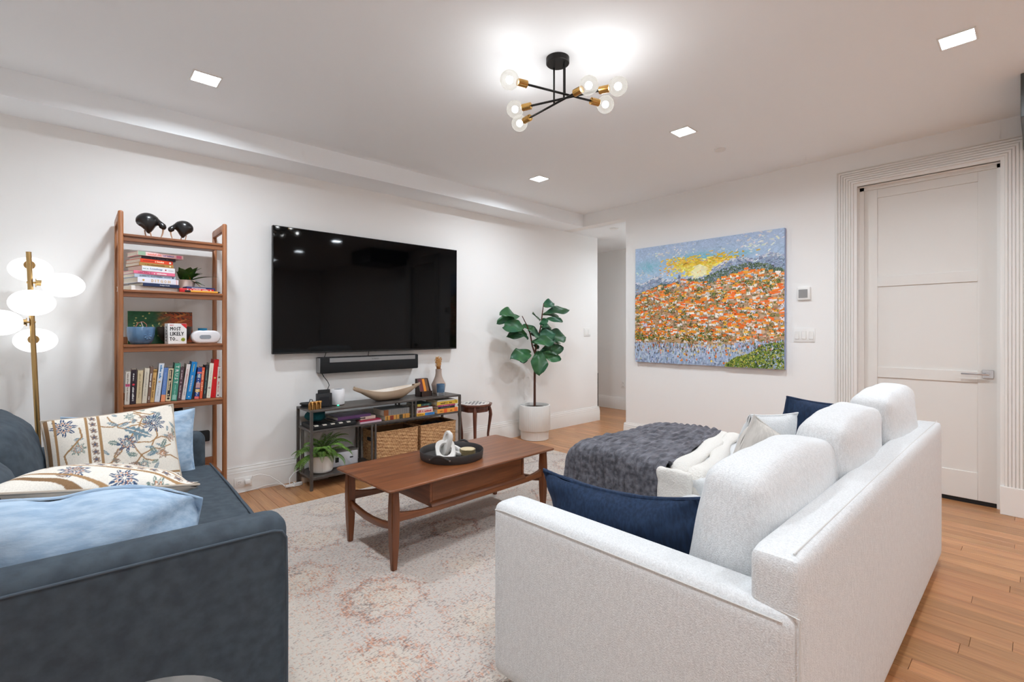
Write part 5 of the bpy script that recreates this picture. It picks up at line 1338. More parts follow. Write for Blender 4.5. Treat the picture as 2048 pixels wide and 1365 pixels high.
# gold elephants
GOLD = mat('gold_leaf', C(206, 156, 92), rough=0.3, metal=0.9)
t = thing('elephant_figurine', 'three little golden elephants standing in a row', 'figurine', (1.385, 3.775, zt))
for k in range(3):
    ex, ey, ez = 1.352 + k * 0.032, 3.768 + k * 0.006, zt
    g = [ellipsoid((ex, ey + 0.014, ez + 0.043), 0.014, 0.024, 0.016, 14, 9), ellipsoid((ex, ey - 0.012, ez + 0.054), 0.011, 0.012, 0.013, 12, 8),
         ellipsoid((ex - 0.013, ey - 0.008, ez + 0.055), 0.004, 0.008, 0.011, 8, 6), ellipsoid((ex + 0.013, ey - 0.008, ez + 0.055), 0.004, 0.008, 0.011, 8, 6),
         tube([(ex, ey - 0.020, ez + 0.050), (ex, ey - 0.027, ez + 0.034), (ex, ey - 0.028, ez + 0.014), (ex, ey - 0.033, ez + 0.008)], [0.006, 0.005, 0.0035, 0.003], n=8)]
    for lx in (-0.008, 0.008):
        for ly in (0.0, 0.027): g.append(tube([(ex + lx, ey + ly, ez), (ex + lx, ey + ly, ez + 0.04)], [0.0058, 0.0062], n=8))
    part('elephant', join(*g), GOLD, t, smooth=60)
# console dock
t = thing('game_dock', 'black game console standing in its charging dock', 'game console', (1.475, 3.84, zt))
part('dock', box(1.418, 1.532, 3.815, 3.865, zt, zt + 0.112, b=0.005, seg=2), mat('dock_plastic', C(34, 35, 37), rough=0.45), t)
part('front_face', box(1.430, 1.505, 3.8135, 3.816, zt + 0.012, zt + 0.085, b=0.001, seg=1), mat('dock_gloss', C(40, 41, 44), rough=0.25), t)
part('tablet', box(1.428, 1.524, 3.835, 3.848, zt + 0.05, zt + 0.140, b=0.004, seg=2), BLACK, t)
# router
RC = (1.607, 3.885)
t = thing('wifi_router', 'white cylindrical router with a green light on the console', 'router', (RC[0], RC[1], zt))
part('shell', lathe([(0.0001, 0.006), (0.050, 0.006), (0.0525, 0.010), (0.0525, 0.126), (0.050, 0.130), (0.0001, 0.128)], (RC[0], RC[1], zt), n=40), mat('router_white', C(238, 238, 240), rough=0.4), t)
part('base', lathe([(0.0001, 0.0), (0.049, 0.0), (0.049, 0.007), (0.0001, 0.007)], (RC[0], RC[1], zt), n=36), BLACK, t)
part('top_grille', lathe([(0.046, 0.1285), (0.030, 0.1295), (0.0001, 0.1295)], (RC[0], RC[1], zt), n=32), mat('router_top', C(120, 120, 122), rough=0.5), t)
part('status_light', xf(box(-0.007, 0.007, -0.052, -0.047, 0.0015, 0.006), Matrix.Translation((RC[0], RC[1], zt)) @ Matrix.Rotation(-0.35, 4, 'Z')), mat('green_led', C(30, 220, 140), rough=0.4, emit=(0.05, 0.9, 0.4, 1), estr=0.6), t, smooth=0)
# carved dough bowl, boat shaped
def dough_bowl():
    DW = mat('bleached_wood', C(196, 174, 150), rough=0.75, col2=C(168, 144, 120), nscale=9, stretch=(0.15, 1, 1), bump=0.4, bscale=30, bdist=0.003)
    DI = mat('bleached_inside', C(226, 212, 196), rough=0.8, col2=C(240, 234, 226), nscale=7)
    xa, xb, yc = 1.735, 2.365, 3.865
    T = thing('dough_bowl', 'long boat shaped bleached wood bowl with pointed ends', 'bowl', ((xa + xb) / 2, yc, zt))
    n, m = 41, 15
    def shell(inset, lift):
        P = np.zeros((n, m, 3))
        for i in range(n):
            k = i / (n - 1); s = 2 * k - 1
            x = xa + (xb - xa) * k
            wid = max(0.0105, 0.098 * (1 - abs(s) ** 1.7) ** 0.9) - inset
            rim = 0.088 + 0.045 * abs(s) ** 2.0 + 0.006 * math.sin(4 * s)
            keel = 0.118 * max(0, (abs(s) - 0.34) / 0.66) ** 1.15 - 0.012 * max(0, (abs(s) - 0.8) / 0.2)
            keel = min(keel, rim - 0.022)
            for j in range(m):
                a = math.pi * j / (m - 1)
                P[i, j] = (x, yc - max(wid, 0.006) * math.cos(a) * (1 - 0.25 * (1 - math.sin(a)) * 0), zt + rim - (rim - keel - lift) * (math.sin(a) ** 0.7))
        return P
    A = shell(0, 0)
    part('outside', gridgeo(A), DW, T, smooth=60)
    B = shell(0.010, 0.014); B[:, :, 2] = np.minimum(B[:, :, 2], A[:, :, 2].max(axis=1, keepdims=True)); lo, hi = 4, n - 4
    part('inside', (lambda g: (g[0], [tuple(reversed(f)) for f in g[1]]))(gridgeo(B[lo:hi])), DI, T, smooth=60)
    for j, jj in ((0, 0), (m - 1, m - 1)):
        part('rim', gridgeo(np.stack([A[lo:hi, j], B[lo:hi, jj]], 1)), DW, T)
    for i, jl in ((0, 1), (n - 1, 1)):
        part('end_block', ellipsoid((A[i, 0, 0], yc, zt + 0.122), 0.008, 0.011, 0.013, 12, 8), DW, T)
    for i0, i1 in ((0, lo + 1), (hi - 1, n)):
        cap = np.stack([A[i0:i1, 0], (A[i0:i1, 0] + A[i0:i1, -1]) / 2 + np.array([0, 0, 0.003]), A[i0:i1, -1]], 1)
        part('end_top', gridgeo(cap), DW, T)
dough_bowl()
# slanted holder with coloured slips
DKW = wood('dark_holder_wood', C(70, 46, 36), C(44, 28, 22), axis='z', scale=8, rough=0.5)
t = thing('card_holder', 'dark wooden holder filled with maroon and orange slips', 'holder', (2.425, 3.88, zt))
hx0, hx1, hy0, hy1 = 2.362, 2.482, 3.830, 3.935
side_poly = [(hy0, zt), (hy1, zt), (hy1, zt + 0.160), (hy1 - 0.03, zt + 0.160), (hy0 + 0.022, zt + 0.048), (hy0, zt + 0.048)]
for a in (hx0, hx1 - 0.008): part('side', prism(side_poly, a, a + 0.008, 'x'), DKW, t, smooth=0)
part('front', box(hx0, hx1, hy0, hy0 + 0.008, zt, zt + 0.048), DKW, t, smooth=0)
part('back', box(hx0, hx1, hy1 - 0.008, hy1, zt, zt + 0.160), DKW, t, smooth=0)
for k, (c_, w_) in enumerate((((92, 30, 38), 0.038), ((92, 30, 38), 0.001), ((226, 134, 20), 0.026), ((104, 70, 46), 0.028))):
    xx = hx0 + 0.012 + (0, 0.038, 0.040, 0.068)[k]
    if w_ > 0.002: part('slip_bundle', prism([(hy0 + 0.02, zt + 0.02), (hy1 - 0.012, zt + 0.02), (hy1 - 0.012, zt + 0.155), (hy1 - 0.03, zt + 0.155)], xx, xx + w_, 'x'), cover(c_), t, smooth=0)
# vase with dried stems
VC = (2.622, 3.935)
VASE = mat('taupe_ceramic', C(178, 158, 144), rough=0.5, col2=C(160, 140, 128), nscale=14)
t = thing('bottle_vase', 'taupe bottle vase holding dried flowers', 'vase', (VC[0], VC[1], zt))
part('body', lathe([(0.0001, 0.0), (0.050, 0.0), (0.056, 0.006), (0.070, 0.085), (0.068, 0.094), (0.044, 0.140), (0.033, 0.170), (0.0295, 0.200), (0.029, 0.238), (0.026, 0.238), (0.026, 0.200), (0.0001, 0.195)], (VC[0], VC[1], zt), n=40), VASE, t)
rs = random.Random(5)
DRY = mat('dried_stem', C(176, 112, 50), rough=0.8, rand=0.2); DRY2 = mat('dried_seed', C(214, 166, 104), rough=0.85)
stems, heads = [], []
for k in range(46):
    a = rs.uniform(0, 6.28); r_ = rs.uniform(0.002, 0.024); sp = rs.uniform(0.6, 2.0); hgt = rs.uniform(0.075, 0.130)
    p0 = (VC[0] + r_ * math.cos(a) * 0.6, VC[1] + r_ * math.sin(a) * 0.6, zt + 0.205); p1 = (VC[0] - 0.006 + r_ * sp * math.cos(a), VC[1] + r_ * sp * math.sin(a), zt + 0.225 + hgt)
    stems.append(tube([p0, p1], [0.0022, 0.0012], n=5))
    for q in range(6):
        f = rs.uniform(0.45, 1.05)
        heads.append(ellipsoid(tuple(p0[i] + (p1[i] - p0[i]) * f + rs.uniform(-0.006, 0.006) for i in range(3)), 0.0042, 0.0042, 0.0055, 6, 4))
bq = thing('dried_flowers', 'bunch of brown dried flowers in the taupe vase', 'flowers', (VC[0], VC[1], zt + 0.2))
part('stems', join(*stems), DRY, bq, kind='stuff'); part('seed_heads', join(*heads), DRY2, bq, kind='stuff')
# blue glass
GC = (2.556, 3.800)
t = thing('votive_glass', 'blue glass votive cup in front of the vase', 'glass', (GC[0], GC[1], zt))
part('blue_glass', lathe([(0.036, 0.030), (0.0385, 0.055), (0.0405, 0.106), (0.0385, 0.108), (0.036, 0.060), (0.0001, 0.040)], (GC[0], GC[1], zt), n=32), mat('blue_glass', C(92, 124, 152), rough=0.12, coat=0.5, col2=C(60, 88, 118), nscale=9), t)
part('clear_foot', lathe([(0.0001, 0.0), (0.033, 0.0), (0.036, 0.010), (0.0362, 0.030), (0.0001, 0.030)], (GC[0], GC[1], zt), n=32), mat('clear_glass', C(196, 200, 204), rough=0.05, trans=0.7), t)

# ---- middle shelf
zm = 0.4565
TEAL = mat('teal_yarn', C(12, 84, 92), rough=0.95, bump=0.8, bscale=90, bdist=0.006)
def lumpy(c, rx, ry, rz, seed):
    g = ellipsoid(c, rx, ry, rz, 26, 16); A = np.array(g[0]); d = A - np.array(c)
    A = np.array(c) + d * (1 + 0.16 * wob(A[:, 0] * 9, A[:, 1] * 9, A[:, 2] * 9, 4, seed))[:, None]; A[:, 2] = np.maximum(A[:, 2], c[2] - rz)
    return [tuple(v) for v in A], g[1]
solo('yarn_bundle', lumpy((1.432, 3.905, zm + 0.088), 0.076, 0.085, 0.048, 5), TEAL, 'dark teal fuzzy bundle on the left of the middle shelf', 'yarn')
t = thing('keyboard_case', 'flat black case with white tabs on the middle shelf', 'case', (1.53, 3.83, zm))
part('body', box(1.352, 1.700, 3.742, 3.99, zm, zm + 0.034, b=0.006, seg=2), BLACK, t)
for k in range(5):
    part('white_tab', box(1.366 + k * 0.064, 1.366 + k * 0.064 + 0.030, 3.7405, 3.770, zm + 0.028, zm + 0.0352), ink((214, 208, 196)), t, smooth=0)
part('strap', tube([(1.36, 3.742, zm + 0.03), (1.352, 3.735, zm + 0.01), (1.345, 3.73, zm - 0.01)], 0.003, n=6), BLACK, t)
flat_book('purple album lying on top of the black case', 1.560, 3.772, zm + 0.0450, 0.290, 0.20, 0.026, 0.06, (96, 62, 106), [], 'books on the console shelf')
flat_book('thin dark grey folder under the purple album', 1.535, 3.762, zm + 0.0354, 0.26, 0.22, 0.009, 0.05, (58, 56, 60), [], 'books on the console shelf')
flat_book('pale lilac notebook at the bottom beside the black case', 1.735, 3.742, zm, 0.190, 0.20, 0.014, 0.02, (206, 176, 190), [], 'books on the console shelf')
flat_book('crimson notebook on the pale lilac one', 1.735, 3.748, zm + 0.0144, 0.188, 0.20, 0.011, 0.03, (150, 26, 56), [], 'books on the console shelf')
flat_book('cream notepad on the crimson notebook', 1.752, 3.775, zm + 0.0258, 0.140, 0.17, 0.024, 0.10, (222, 200, 186), [], 'books on the console shelf')
bands = [('b', '', 0.018, 0.010, 0.037, (110, 80, 36)), ('b', '', 0.062, 0.034, 0.037, (132, 52, 34)), ('b', '', 0.105, 0.006, 0.037, (110, 80, 36)), ('b', '', 0.150, 0.034, 0.037, (70, 62, 44)), ('b', '', 0.190, 0.006, 0.037, (110, 80, 36))]
flat_book('old tan leather volume with red and dark spine labels', 1.958, 3.745, zm, 0.236, 0.20, 0.038, 0.0, (196, 140, 66), bands, 'books on the console shelf')
gb = flat_book('thick old grey volume with a brown leather fore edge', 1.948, 3.752, zm + 0.0384, 0.246, 0.20, 0.050, 0.0, (132, 130, 128), [('b', '', 0.075 + 0.02 * k, 0.002, 0.046, (84, 82, 82)) for k in range(8)] + [('b', '', 0.022, 0.044, 0.0496, (134, 78, 40))], 'books on the console shelf')
lst = [(2.262, 0.185, 0.024, (232, 178, 60), [('b', '', 0.135, 0.10, 0.0235, (62, 130, 190)), ('s', 8, 0.04, 0.06, 0.010, (120, 80, 20)), ('s', 9, 0.135, 0.07, 0.008, (30, 80, 140))], 'yellow and blue paperback at the bottom of the left console pile'),
       (2.264, 0.170, 0.032, (228, 190, 184), [('s', 13, 0.085, 0.14, 0.018, (176, 52, 52))], 'pale pink book with red capitals in the left console pile'),
       (2.266, 0.165, 0.014, (232, 230, 228), [], 'slim white book in the left console pile'),
       (2.268, 0.118, 0.014, (140, 60, 46), [('s', 12, 0.06, 0.09, 0.006, (60, 40, 36))], 'small rust red book in the left console pile'),
       (2.266, 0.150, 0.022, (36, 62, 58), [('b', '', 0.022, 0.036, 0.021, (190, 176, 70)), ('s', 12, 0.09, 0.08, 0.010, (110, 150, 140))], 'dark green book on top of the left console pile')]
z = zm
for i, (x, L, Tk, rgb, marks, lab) in enumerate(lst):
    flat_book(lab, x, 3.742 + 0.004 * (i % 2), z, L, 0.19, Tk, 0.02 * (i % 3 - 1), rgb, marks, 'books on the console shelf'); z += Tk + 0.0004
rst = [(2.478, 0.232, 0.038, (236, 158, 66), [('b', '', 0.09, 0.035, 0.037, (226, 96, 50)), ('s', 5, 0.045, 0.03, 0.012, (150, 70, 20)), ('s', 4, 0.15, 0.03, 0.014, (120, 60, 20)), ('b', '', 0.205, 0.03, 0.037, (224, 110, 60))], 'thick orange book at the bottom of the right console pile'),
       (2.490, 0.190, 0.022, (44, 50, 62), [('s', 16, 0.09, 0.12, 0.008, (110, 116, 120))], 'dark slate book in the right console pile'),
       (2.486, 0.190, 0.014, (166, 62, 104), [('s', 14, 0.09, 0.12, 0.006, (226, 150, 180))], 'magenta book in the right console pile'),
       (2.476, 0.236, 0.032, (228, 190, 70), [('s', 13, 0.10, 0.14, 0.014, (60, 44, 20)), ('d', '', 0.215, 0, 0.02, (190, 150, 40))], 'thick yellow book with black script in the right console pile'),
       (2.480, 0.20, 0.012, (206, 198, 186), [], 'thin beige book on top of the right console pile')]
z = zm
for i, (x, L, Tk, rgb, marks, lab) in enumerate(rst):
    flat_book(lab, x, 3.738 + 0.004 * (i % 2), z, L, 0.20, Tk, 0.02 * ((i + 1) % 3 - 1), rgb, marks, 'books on the console shelf'); z += Tk + 0.0004

# ---- woven baskets
def basket(x0, x1, y0, y1, z0, z1, label, seed):
    WV = mat('seagrass', C(206, 164, 118), rough=0.85, col2=C(150, 104, 66), nscale=60, ndetail=2, stretch=(0.5, 0.5, 1.6), lo=0.38, hi=0.72)
    WI = mat('seagrass_inside', C(120, 84, 54), rough=0.9)
    T = thing('woven_basket', label, 'basket', ((x0 + x1) / 2, (y0 + y1) / 2, z0), group='seagrass baskets under the console')
    per = 2 * (x1 - x0 + y1 - y0); nz, n = 78, 380
    s = np.linspace(0, per, n, endpoint=False)
    w, d = x1 - x0, y1 - y0
    def pos(s):
        if s < w: return (x0 + s, y0, 0, -1)
        if s < w + d: return (x1, y0 + s - w, 1, 0)
        if s < 2 * w + d: return (x1 - (s - w - d), y1, 0, 1)
        return (x0, y1 - (s - 2 * w - d), -1, 0)
    P = np.zeros((n + 1, nz, 3))
    for i in range(n + 1):
        px_, py_, nx_, ny_ = pos(s[i % n])
        k = np.arange(nz) / (nz - 1); rowi = k * 19
        ph = np.pi * np.floor(rowi)
        dis = 0.0042 * np.abs(np.sin(np.pi * rowi)) ** 0.6 * (0.75 + 0.35 * np.sin(s[i % n] * 2 * np.pi / 0.021 + 2.2 * rowi)) + 0.0015 * np.sin(s[i % n] * 40 + seed + 3 * rowi)
        taper = 0.006 * (1 - k)
        P[i, :, 0] = px_ + nx_ * (dis - taper); P[i, :, 1] = py_ + ny_ * (dis - taper); P[i, :, 2] = z0 + k * (z1 - z0)
    part('woven_wall', gridgeo(P), WV, T, smooth=60)
    part('lining', join(box(x0 + 0.006, x0 + 0.01, y0 + 0.006, y1 - 0.006, z0, z1 - 0.004), box(x1 - 0.01, x1 - 0.006, y0 + 0.006, y1 - 0.006, z0, z1 - 0.004), box(x0 + 0.006, x1 - 0.006, y0 + 0.006, y0 + 0.01, z0, z1 - 0.004), box(x0 + 0.006, x1 - 0.006, y1 - 0.01, y1 - 0.006, z0, z1 - 0.004), box(x0 + 0.006, x1 - 0.006, y0 + 0.006, y1 - 0.006, z0, z0 + 0.004)), WI, T, smooth=0)
    rim = [(x0, y0, z1), (x1, y0, z1), (x1, y1, z1), (x0, y1, z1)]
    pts = []
    for a, b_ in zip(rim, rim[1:] + rim[:1]):
        for k in range(30): pts.append(tuple(a[q] + (b_[q] - a[q]) * k / 30 + (0.0012 * math.sin(k * 2.1) if q == 2 else 0) for q in range(3)))
    part('rim', tube(pts, 0.0058, n=8, closed=True), WV, T)
    yc = (y0 + y1) / 2
    part('handle_hole', box(x0 - 0.0055, x0 - 0.0005, yc - 0.04, yc + 0.04, z1 - 0.085, z1 - 0.055, b=0.002, seg=1), BLACK, T)
    return T
zb = 0.1005
basket(1.888, 2.286, 3.762, 4.020, zb, 0.358, 'left woven seagrass basket on the low console shelf', 1)
basket(2.318, 2.700, 3.762, 4.020, zb, 0.362, 'right woven seagrass basket on the low console shelf', 2)
DARKF = mat('dark_knit', C(30, 30, 38), rough=0.95, col2=C(64, 54, 40), nscale=40, lo=0.55, hi=0.7)
solo('folded_cloth', lumpy((2.51, 3.892, 0.285), 0.165, 0.10, 0.075, 3), DARKF, 'dark cloth filling the right seagrass basket', 'cloth')
solo('folded_cloth', lumpy((2.09, 3.892, 0.235), 0.17, 0.10, 0.075, 4), BLACK, 'black cloth deep inside the left seagrass basket', 'cloth')
# ---- cable box
t = thing('cable_box', 'white plastic cable organiser box on the low console shelf', 'box', (1.675, 3.925, zb))
part('tub', box(1.560, 1.782, 3.880, 3.990, zb, zb + 0.118, b=0.012, seg=3), mat('pale_plastic', C(222, 222, 228), rough=0.4), t)
part('lid', box(1.563, 1.779, 3.883, 3.987, zb + 0.1185, zb + 0.130, b=0.005, seg=2), mat('grey_lid', C(112, 106, 100), rough=0.6), t)
part('port', box(1.583, 1.612, 3.8785, 3.881, zb + 0.040, zb + 0.080), BLACK, t, smooth=0)
part('port', stadium(1.720, zb + 0.066, 0.03, 0.012, 3.8785, 3.8815), mat('port_grey', C(70, 70, 72), rough=0.5), t)

# ---- fern
FP = (1.462, 3.860)
t = thing('potted_fern', 'green fern in a ribbed white pot on the low console shelf', 'potted plant', (FP[0], FP[1], zb))
def ribbed(prof, c, n=120, ribs=40, amp=0.0016, lo=None, hi=None):
    V, F = lathe(prof, (0, 0, 0), n=n)
    out = []
    for x, y, z in V:
        r_ = math.hypot(x, y); a = math.atan2(y, x)
        k = amp * abs(math.sin(a * ribs / 2)) if r_ > 0.02 and (lo is None or lo < z < hi) else 0
        f = (r_ + k) / r_ if r_ > 1e-6 else 1
        out.append((c[0] + x * f, c[1] + y * f, c[2] + z))
    return out, F
CER = mat('white_ceramic', C(232, 228, 222), rough=0.5)
part('pot', ribbed([(0.0001, 0.0), (0.072, 0.0), (0.082, 0.006), (0.088, 0.02), (0.0925, 0.116), (0.094, 0.120), (0.094, 0.134), (0.091, 0.136), (0.086, 0.132), (0.084, 0.11), (0.0001, 0.108)], (FP[0], FP[1], zb), n=240, ribs=44, lo=0.015, hi=0.112), CER, t)
part('soil', lathe([(0.085, 0.110), (0.0001, 0.114)], (FP[0], FP[1], zb), n=24), SOIL, t)
FERN = mat('fern_green', C(126, 164, 74), rough=0.6, rand=0.3, col2=C(84, 122, 52), nscale=14)
def frond(L, rise, droop, seed):
    r_ = random.Random(seed); n = 26
    V, F = [], []
    pts = []
    ang = rise; x = z = 0.0
    for i in range(n + 1):
        pts.append((x, z, ang)); x += L / n * math.cos(ang); z += L / n * math.sin(ang); ang -= droop / n * (0.4 + 1.2 * i / n)
    V0, F0 = tube([(p[0], 0, p[1]) for p in pts], [0.0014 * (1 - 0.8 * i / n) for i in range(n + 1)], n=4)
    V += V0; F += F0
    for i in range(2, n + 1):
        k = i / n
        ll = 0.036 * (math.sin(math.pi * min(1, k * 0.86 + 0.12)) ** 0.7) * L / 0.24
        wl = 0.0062 * L / 0.24
        for s in (-1, 1):
            px_, pz_, a = pts[i]
            sweep = 0.30
            bx = [(px_ - wl * 0.5, 0, pz_), (px_ + wl * 0.4, 0, pz_)]
            tx = px_ + ll * sweep * math.cos(a); tz = pz_ + ll * sweep * math.sin(a) - 0.20 * ll
            o = len(V)
            V += [bx[0], bx[1], (px_ + ll * 0.12 + wl * 0.7, s * ll * 0.55, pz_ + 0.1 * ll), (tx, s * ll, tz), (px_ + ll * 0.05 - wl * 0.6, s * ll * 0.5, pz_ + 0.08 * ll)]
            F.append((o, o + 1, o + 2, o + 3, o + 4) if s > 0 else (o + 4, o + 3, o + 2, o + 1, o))
    return V, F
rf = random.Random(9)
spec = [(-2.75, 0.9, 2.0, 0.30), (-2.55, 0.55, 1.9, 0.30), (-2.9, 1.15, 2.4, 0.26), (2.7, 0.8, 1.8, 0.25), (-2.2, 1.2, 2.5, 0.26), (-1.9, 0.9, 2.4, 0.24), (-1.57, 1.25, 2.6, 0.25), (-1.3, 1.0, 2.6, 0.24), (-0.9, 1.2, 2.3, 0.27), (-0.6, 0.85, 2.2, 0.29), (-0.35, 1.15, 2.3, 0.31), (-0.1, 1.25, 2.2, 0.28), (-2.4, 1.35, 1.2, 0.24), (-1.2, 1.45, 1.1, 0.25), (-0.5, 1.4, 1.3, 0.26), (1.0, 1.3, 1.2, 0.22), (2.0, 1.3, 1.2, 0.22), (-1.7, 1.5, 0.8, 0.23), (-2.95, 0.35, 1.7, 0.26), (-0.75, 0.5, 2.2, 0.24), (-2.0, 1.45, 1.5, 0.22), (-1.0, 1.4, 1.6, 0.24), (-2.6, 1.3, 2.0, 0.28), (-1.45, 0.75, 2.3, 0.22), (-0.2, 1.35, 1.9, 0.30), (0.5, 1.4, 1.3, 0.24)]
for k, (az, ri, dr_, L) in enumerate(spec):
    part('frond', xf(frond(L, ri, dr_, k), Matrix.Translation((FP[0], FP[1], zb + 0.112)) @ Matrix.Rotation(az, 4, 'Z')), FERN, t, smooth=0)

# ---- floor cables and power strip by the console
solo('power_strip', box(1.36, 1.56, 3.96, 4.02, 0.0005, 0.045, b=0.004), mat('beige_plastic', C(206, 192, 178), rough=0.5), 'beige power strip on the floor under the console', 'power strip')
pl_ = thing('power_plug', 'white plug in the baseboard outlet with its trailing cable', 'plug', (0.974, YD - 0.03, 0.078))
part('plug_body', box(0.955, 0.993, YD - 0.062, YD - 0.033, 0.062, 0.096, b=0.006, seg=2), WPL, pl_)
part('cord', tube([(0.990, YD - 0.055, 0.082), (1.005, YD - 0.065, 0.120), (1.05, YD - 0.07, 0.126), (1.12, YD - 0.075, 0.100), (1.18, YD - 0.10, 0.05), (1.215, YD - 0.13, 0.012), (1.23, YD - 0.15, 0.006)], 0.0032, n=8), CABLE_W, pl_)
lp = []
for k in range(64):
    a = k / 64 * 2 * math.pi * 4
    lp.append((1.275 + 0.062 * math.cos(a) + 0.004 * math.sin(3 * a), 3.925 + 0.016 * math.sin(a) * (1 + 0.1 * math.sin(a / 4)), 0.008 + 0.020 * (k / 64) + 0.003 * math.sin(2 * a)))
cw = thing('cable_coil', 'tied coil of white cable on the floor by the console foot', 'cable', (1.275, 3.925, 0))
part('loops', tube(lp, 0.0034, n=8), CABLE_W, cw)
part('tie', tube([(1.275, 3.925 + 0.022 * math.cos(a), 0.018 + 0.017 * math.sin(a)) for a in np.linspace(0, 6.28, 14)[:-1]], 0.004, n=6, closed=True), CABLE_W, cw)
part('tail', tube([(1.245, 3.935, 0.02), (1.26, 3.98, 0.06), (1.30, 4.01, 0.085), (1.345, 4.02, 0.10), (1.42, 4.02, 0.105)], 0.0032, n=8), CABLE_W, cw)
solo('cable', tube([(0.80, YD - 0.030, 0.004), (0.95, YD - 0.035, 0.006), (1.05, YD - 0.034, 0.012), (1.11, YD - 0.034, 0.020), (1.18, YD - 0.045, 0.022), (1.24, YD - 0.10, 0.006)], 0.003, n=8), CABLE_W, 'white cable running along the foot of the baseboard', 'cable')

# ---- chess side table
SX, SY, SZ = 2.965, 3.800, 0.498
MAHO = wood('mahogany', C(112, 56, 34), C(74, 34, 20), axis='z', scale=6, rough=0.35, coat=0.3)
t = thing('chess_table', 'small octagonal mahogany table with a chessboard top', 'side table', (SX, SY, 0))
def octo(R, k=0.93): return [(SX + R * (k if j % 2 else 1.0) * math.cos(math.pi * j / 8 + 0.39), SY + R * (k if j % 2 else 1.0) * math.sin(math.pi * j / 8 + 0.39)) for j in range(16)]
part('tabletop', prism(octo(0.178), SZ - 0.018, SZ, 'z', b=0.004, seg=2), MAHO, t)
bd = part('chessboard', prism(octo(0.150), SZ, SZ + 0.0015, 'z'), mat('board_white', C(226, 222, 216), rough=0.35), t, smooth=0)
sq = 0.0245
cells = [box(SX + (i - 4) * sq, SX + (i - 3) * sq, SY + (j - 4) * sq, SY + (j - 3) * sq, SZ + 0.0014, SZ + 0.0019) for i in range(8) for j in range(8) if (i + j) % 2]
part('dark_squares', join(*cells), mat('board_dark', C(92, 88, 92), rough=0.4), bd, smooth=0, kind='stuff')
part('apron', prism(octo(0.142), SZ - 0.075, SZ - 0.017, 'z', b=0.002, seg=1), MAHO, t)
for k in range(4):
    a = math.pi / 4 + k * math.pi / 2 + 0.1; c, s = math.cos(a), math.sin(a)
    cab = [(0.135, SZ - 0.02), (0.150, SZ - 0.07), (0.155, SZ - 0.11), (0.143, SZ - 0.20), (0.130, SZ - 0.30), (0.128, 0.10), (0.134, 0.04), (0.150, 0.012), (0.160, 0.0)]
    part('leg', tube([(SX + c * r_, SY + s * r_, z_) for r_, z_ in cab], [0.016, 0.018, 0.018, 0.015, 0.0125, 0.011, 0.011, 0.013, 0.015], n=10), MAHO, t)

# ---- fiddle leaf fig
PX, PY = 3.868, 3.862
def cam_at(px, py, Y):
    """world point on the plane y=Y seen at a photograph position (used to read off plant heights)"""
    k = (px - 1024) / CAM_F; dx = math.cos(CAM_TH) + k * math.sin(CAM_TH); dy = math.sin(CAM_TH) - k * math.cos(CAM_TH)
    s = Y / dy
    return Vector((dx * s, Y, CAM_H - (py - CAM_HY) / CAM_F * s))
t = thing('fiddle_leaf_fig', 'fiddle leaf fig tree in a fluted white planter', 'potted plant', (PX, PY, 0))
pl2 = part('planter', ribbed([(0.0001, 0.0), (0.150, 0.0), (0.157, 0.004), (0.157, 0.098), (0.160, 0.102), (0.170, 0.104), (0.174, 0.110), (0.175, 0.372), (0.172, 0.384), (0.163, 0.386), (0.158, 0.378), (0.156, 0.35), (0.0001, 0.345)], (PX, PY, 0), n=320, ribs=52, amp=0.0028, lo=0.008, hi=0.365), mat('planter_white', C(226, 226, 223), rough=0.55), t)
part('soil', lathe([(0.157, 0.350), (0.0001, 0.356)], (PX, PY, 0), n=28), SOIL, t)
BARK = mat('fig_bark', C(84, 52, 40), rough=0.8)
TR = [cam_at(1069, 812, PY), cam_at(1069, 760, PY), cam_at(1070, 710, PY), cam_at(1072, 690, PY), cam_at(1081, 655, PY), cam_at(1084, 630, PY), cam_at(1087, 607, PY)]
part('trunk', tube([(PX, PY, 0.345)] + [(p.x - TR[0].x + PX, PY, p.z) for p in TR[1:]], [0.014, 0.013, 0.012, 0.010, 0.008, 0.007, 0.004], n=10), BARK, t)
offx = PX - TR[0].x
B2 = [cam_at(1072, 715, PY), cam_at(1062, 693, PY), cam_at(1055, 668, PY), cam_at(1046, 652, PY), cam_at(1034, 633, PY)]
part('branch', tube([(p.x + offx, p.y - 0.02 * i, p.z) for i, p in enumerate(B2)], [0.010, 0.009, 0.008, 0.006, 0.004], n=8), BARK, t)
FIG = mat('fig_leaf', C(34, 80, 58), rough=0.38, rand=0.32, col2=C(52, 98, 54), nscale=6, bump=0.3, bscale=22, bdist=0.004)
fl = [(525, 172, 612, 150, 62, .05), (515, 240, 700, 205, 60, .0), (520, 250, 680, 238, 34, .06), (475, 297, 378, 240, 46, -.05), (520, 285, 628, 290, 36, -.06), (312, 265, 155, 232, 78, .0), (310, 268, 165, 285, 55, .06),
      (355, 352, 165, 335, 75, -.04), (385, 408, 232, 402, 58, .02), (468, 368, 360, 325, 38, .05), (480, 432, 372, 372, 60, -.03), (490, 425, 600, 375, 70, .06), (500, 445, 660, 430, 95, -.02), (395, 470, 520, 462, 62, -.10), (470, 560, 628, 505, 78, -.05),
      (458, 582, 595, 605, 66, -.07), (405, 565, 246, 580, 88, -.02), (452, 552, 410, 715, 98, -.09), (560, 605, 636, 592, 40, .04), (505, 352, 582, 335, 44, .03), (395, 600, 332, 632, 50, .05), (585, 474, 650, 480, 16, .02),
      (440, 500, 490, 520, 30, .05), (395, 440, 362, 430, 30, .03), (480, 330, 500, 290, 40, -.04), (430, 400, 520, 420, 60, .08), (455, 440, 560, 400, 70, -.04)]
rr_ = random.Random(4)
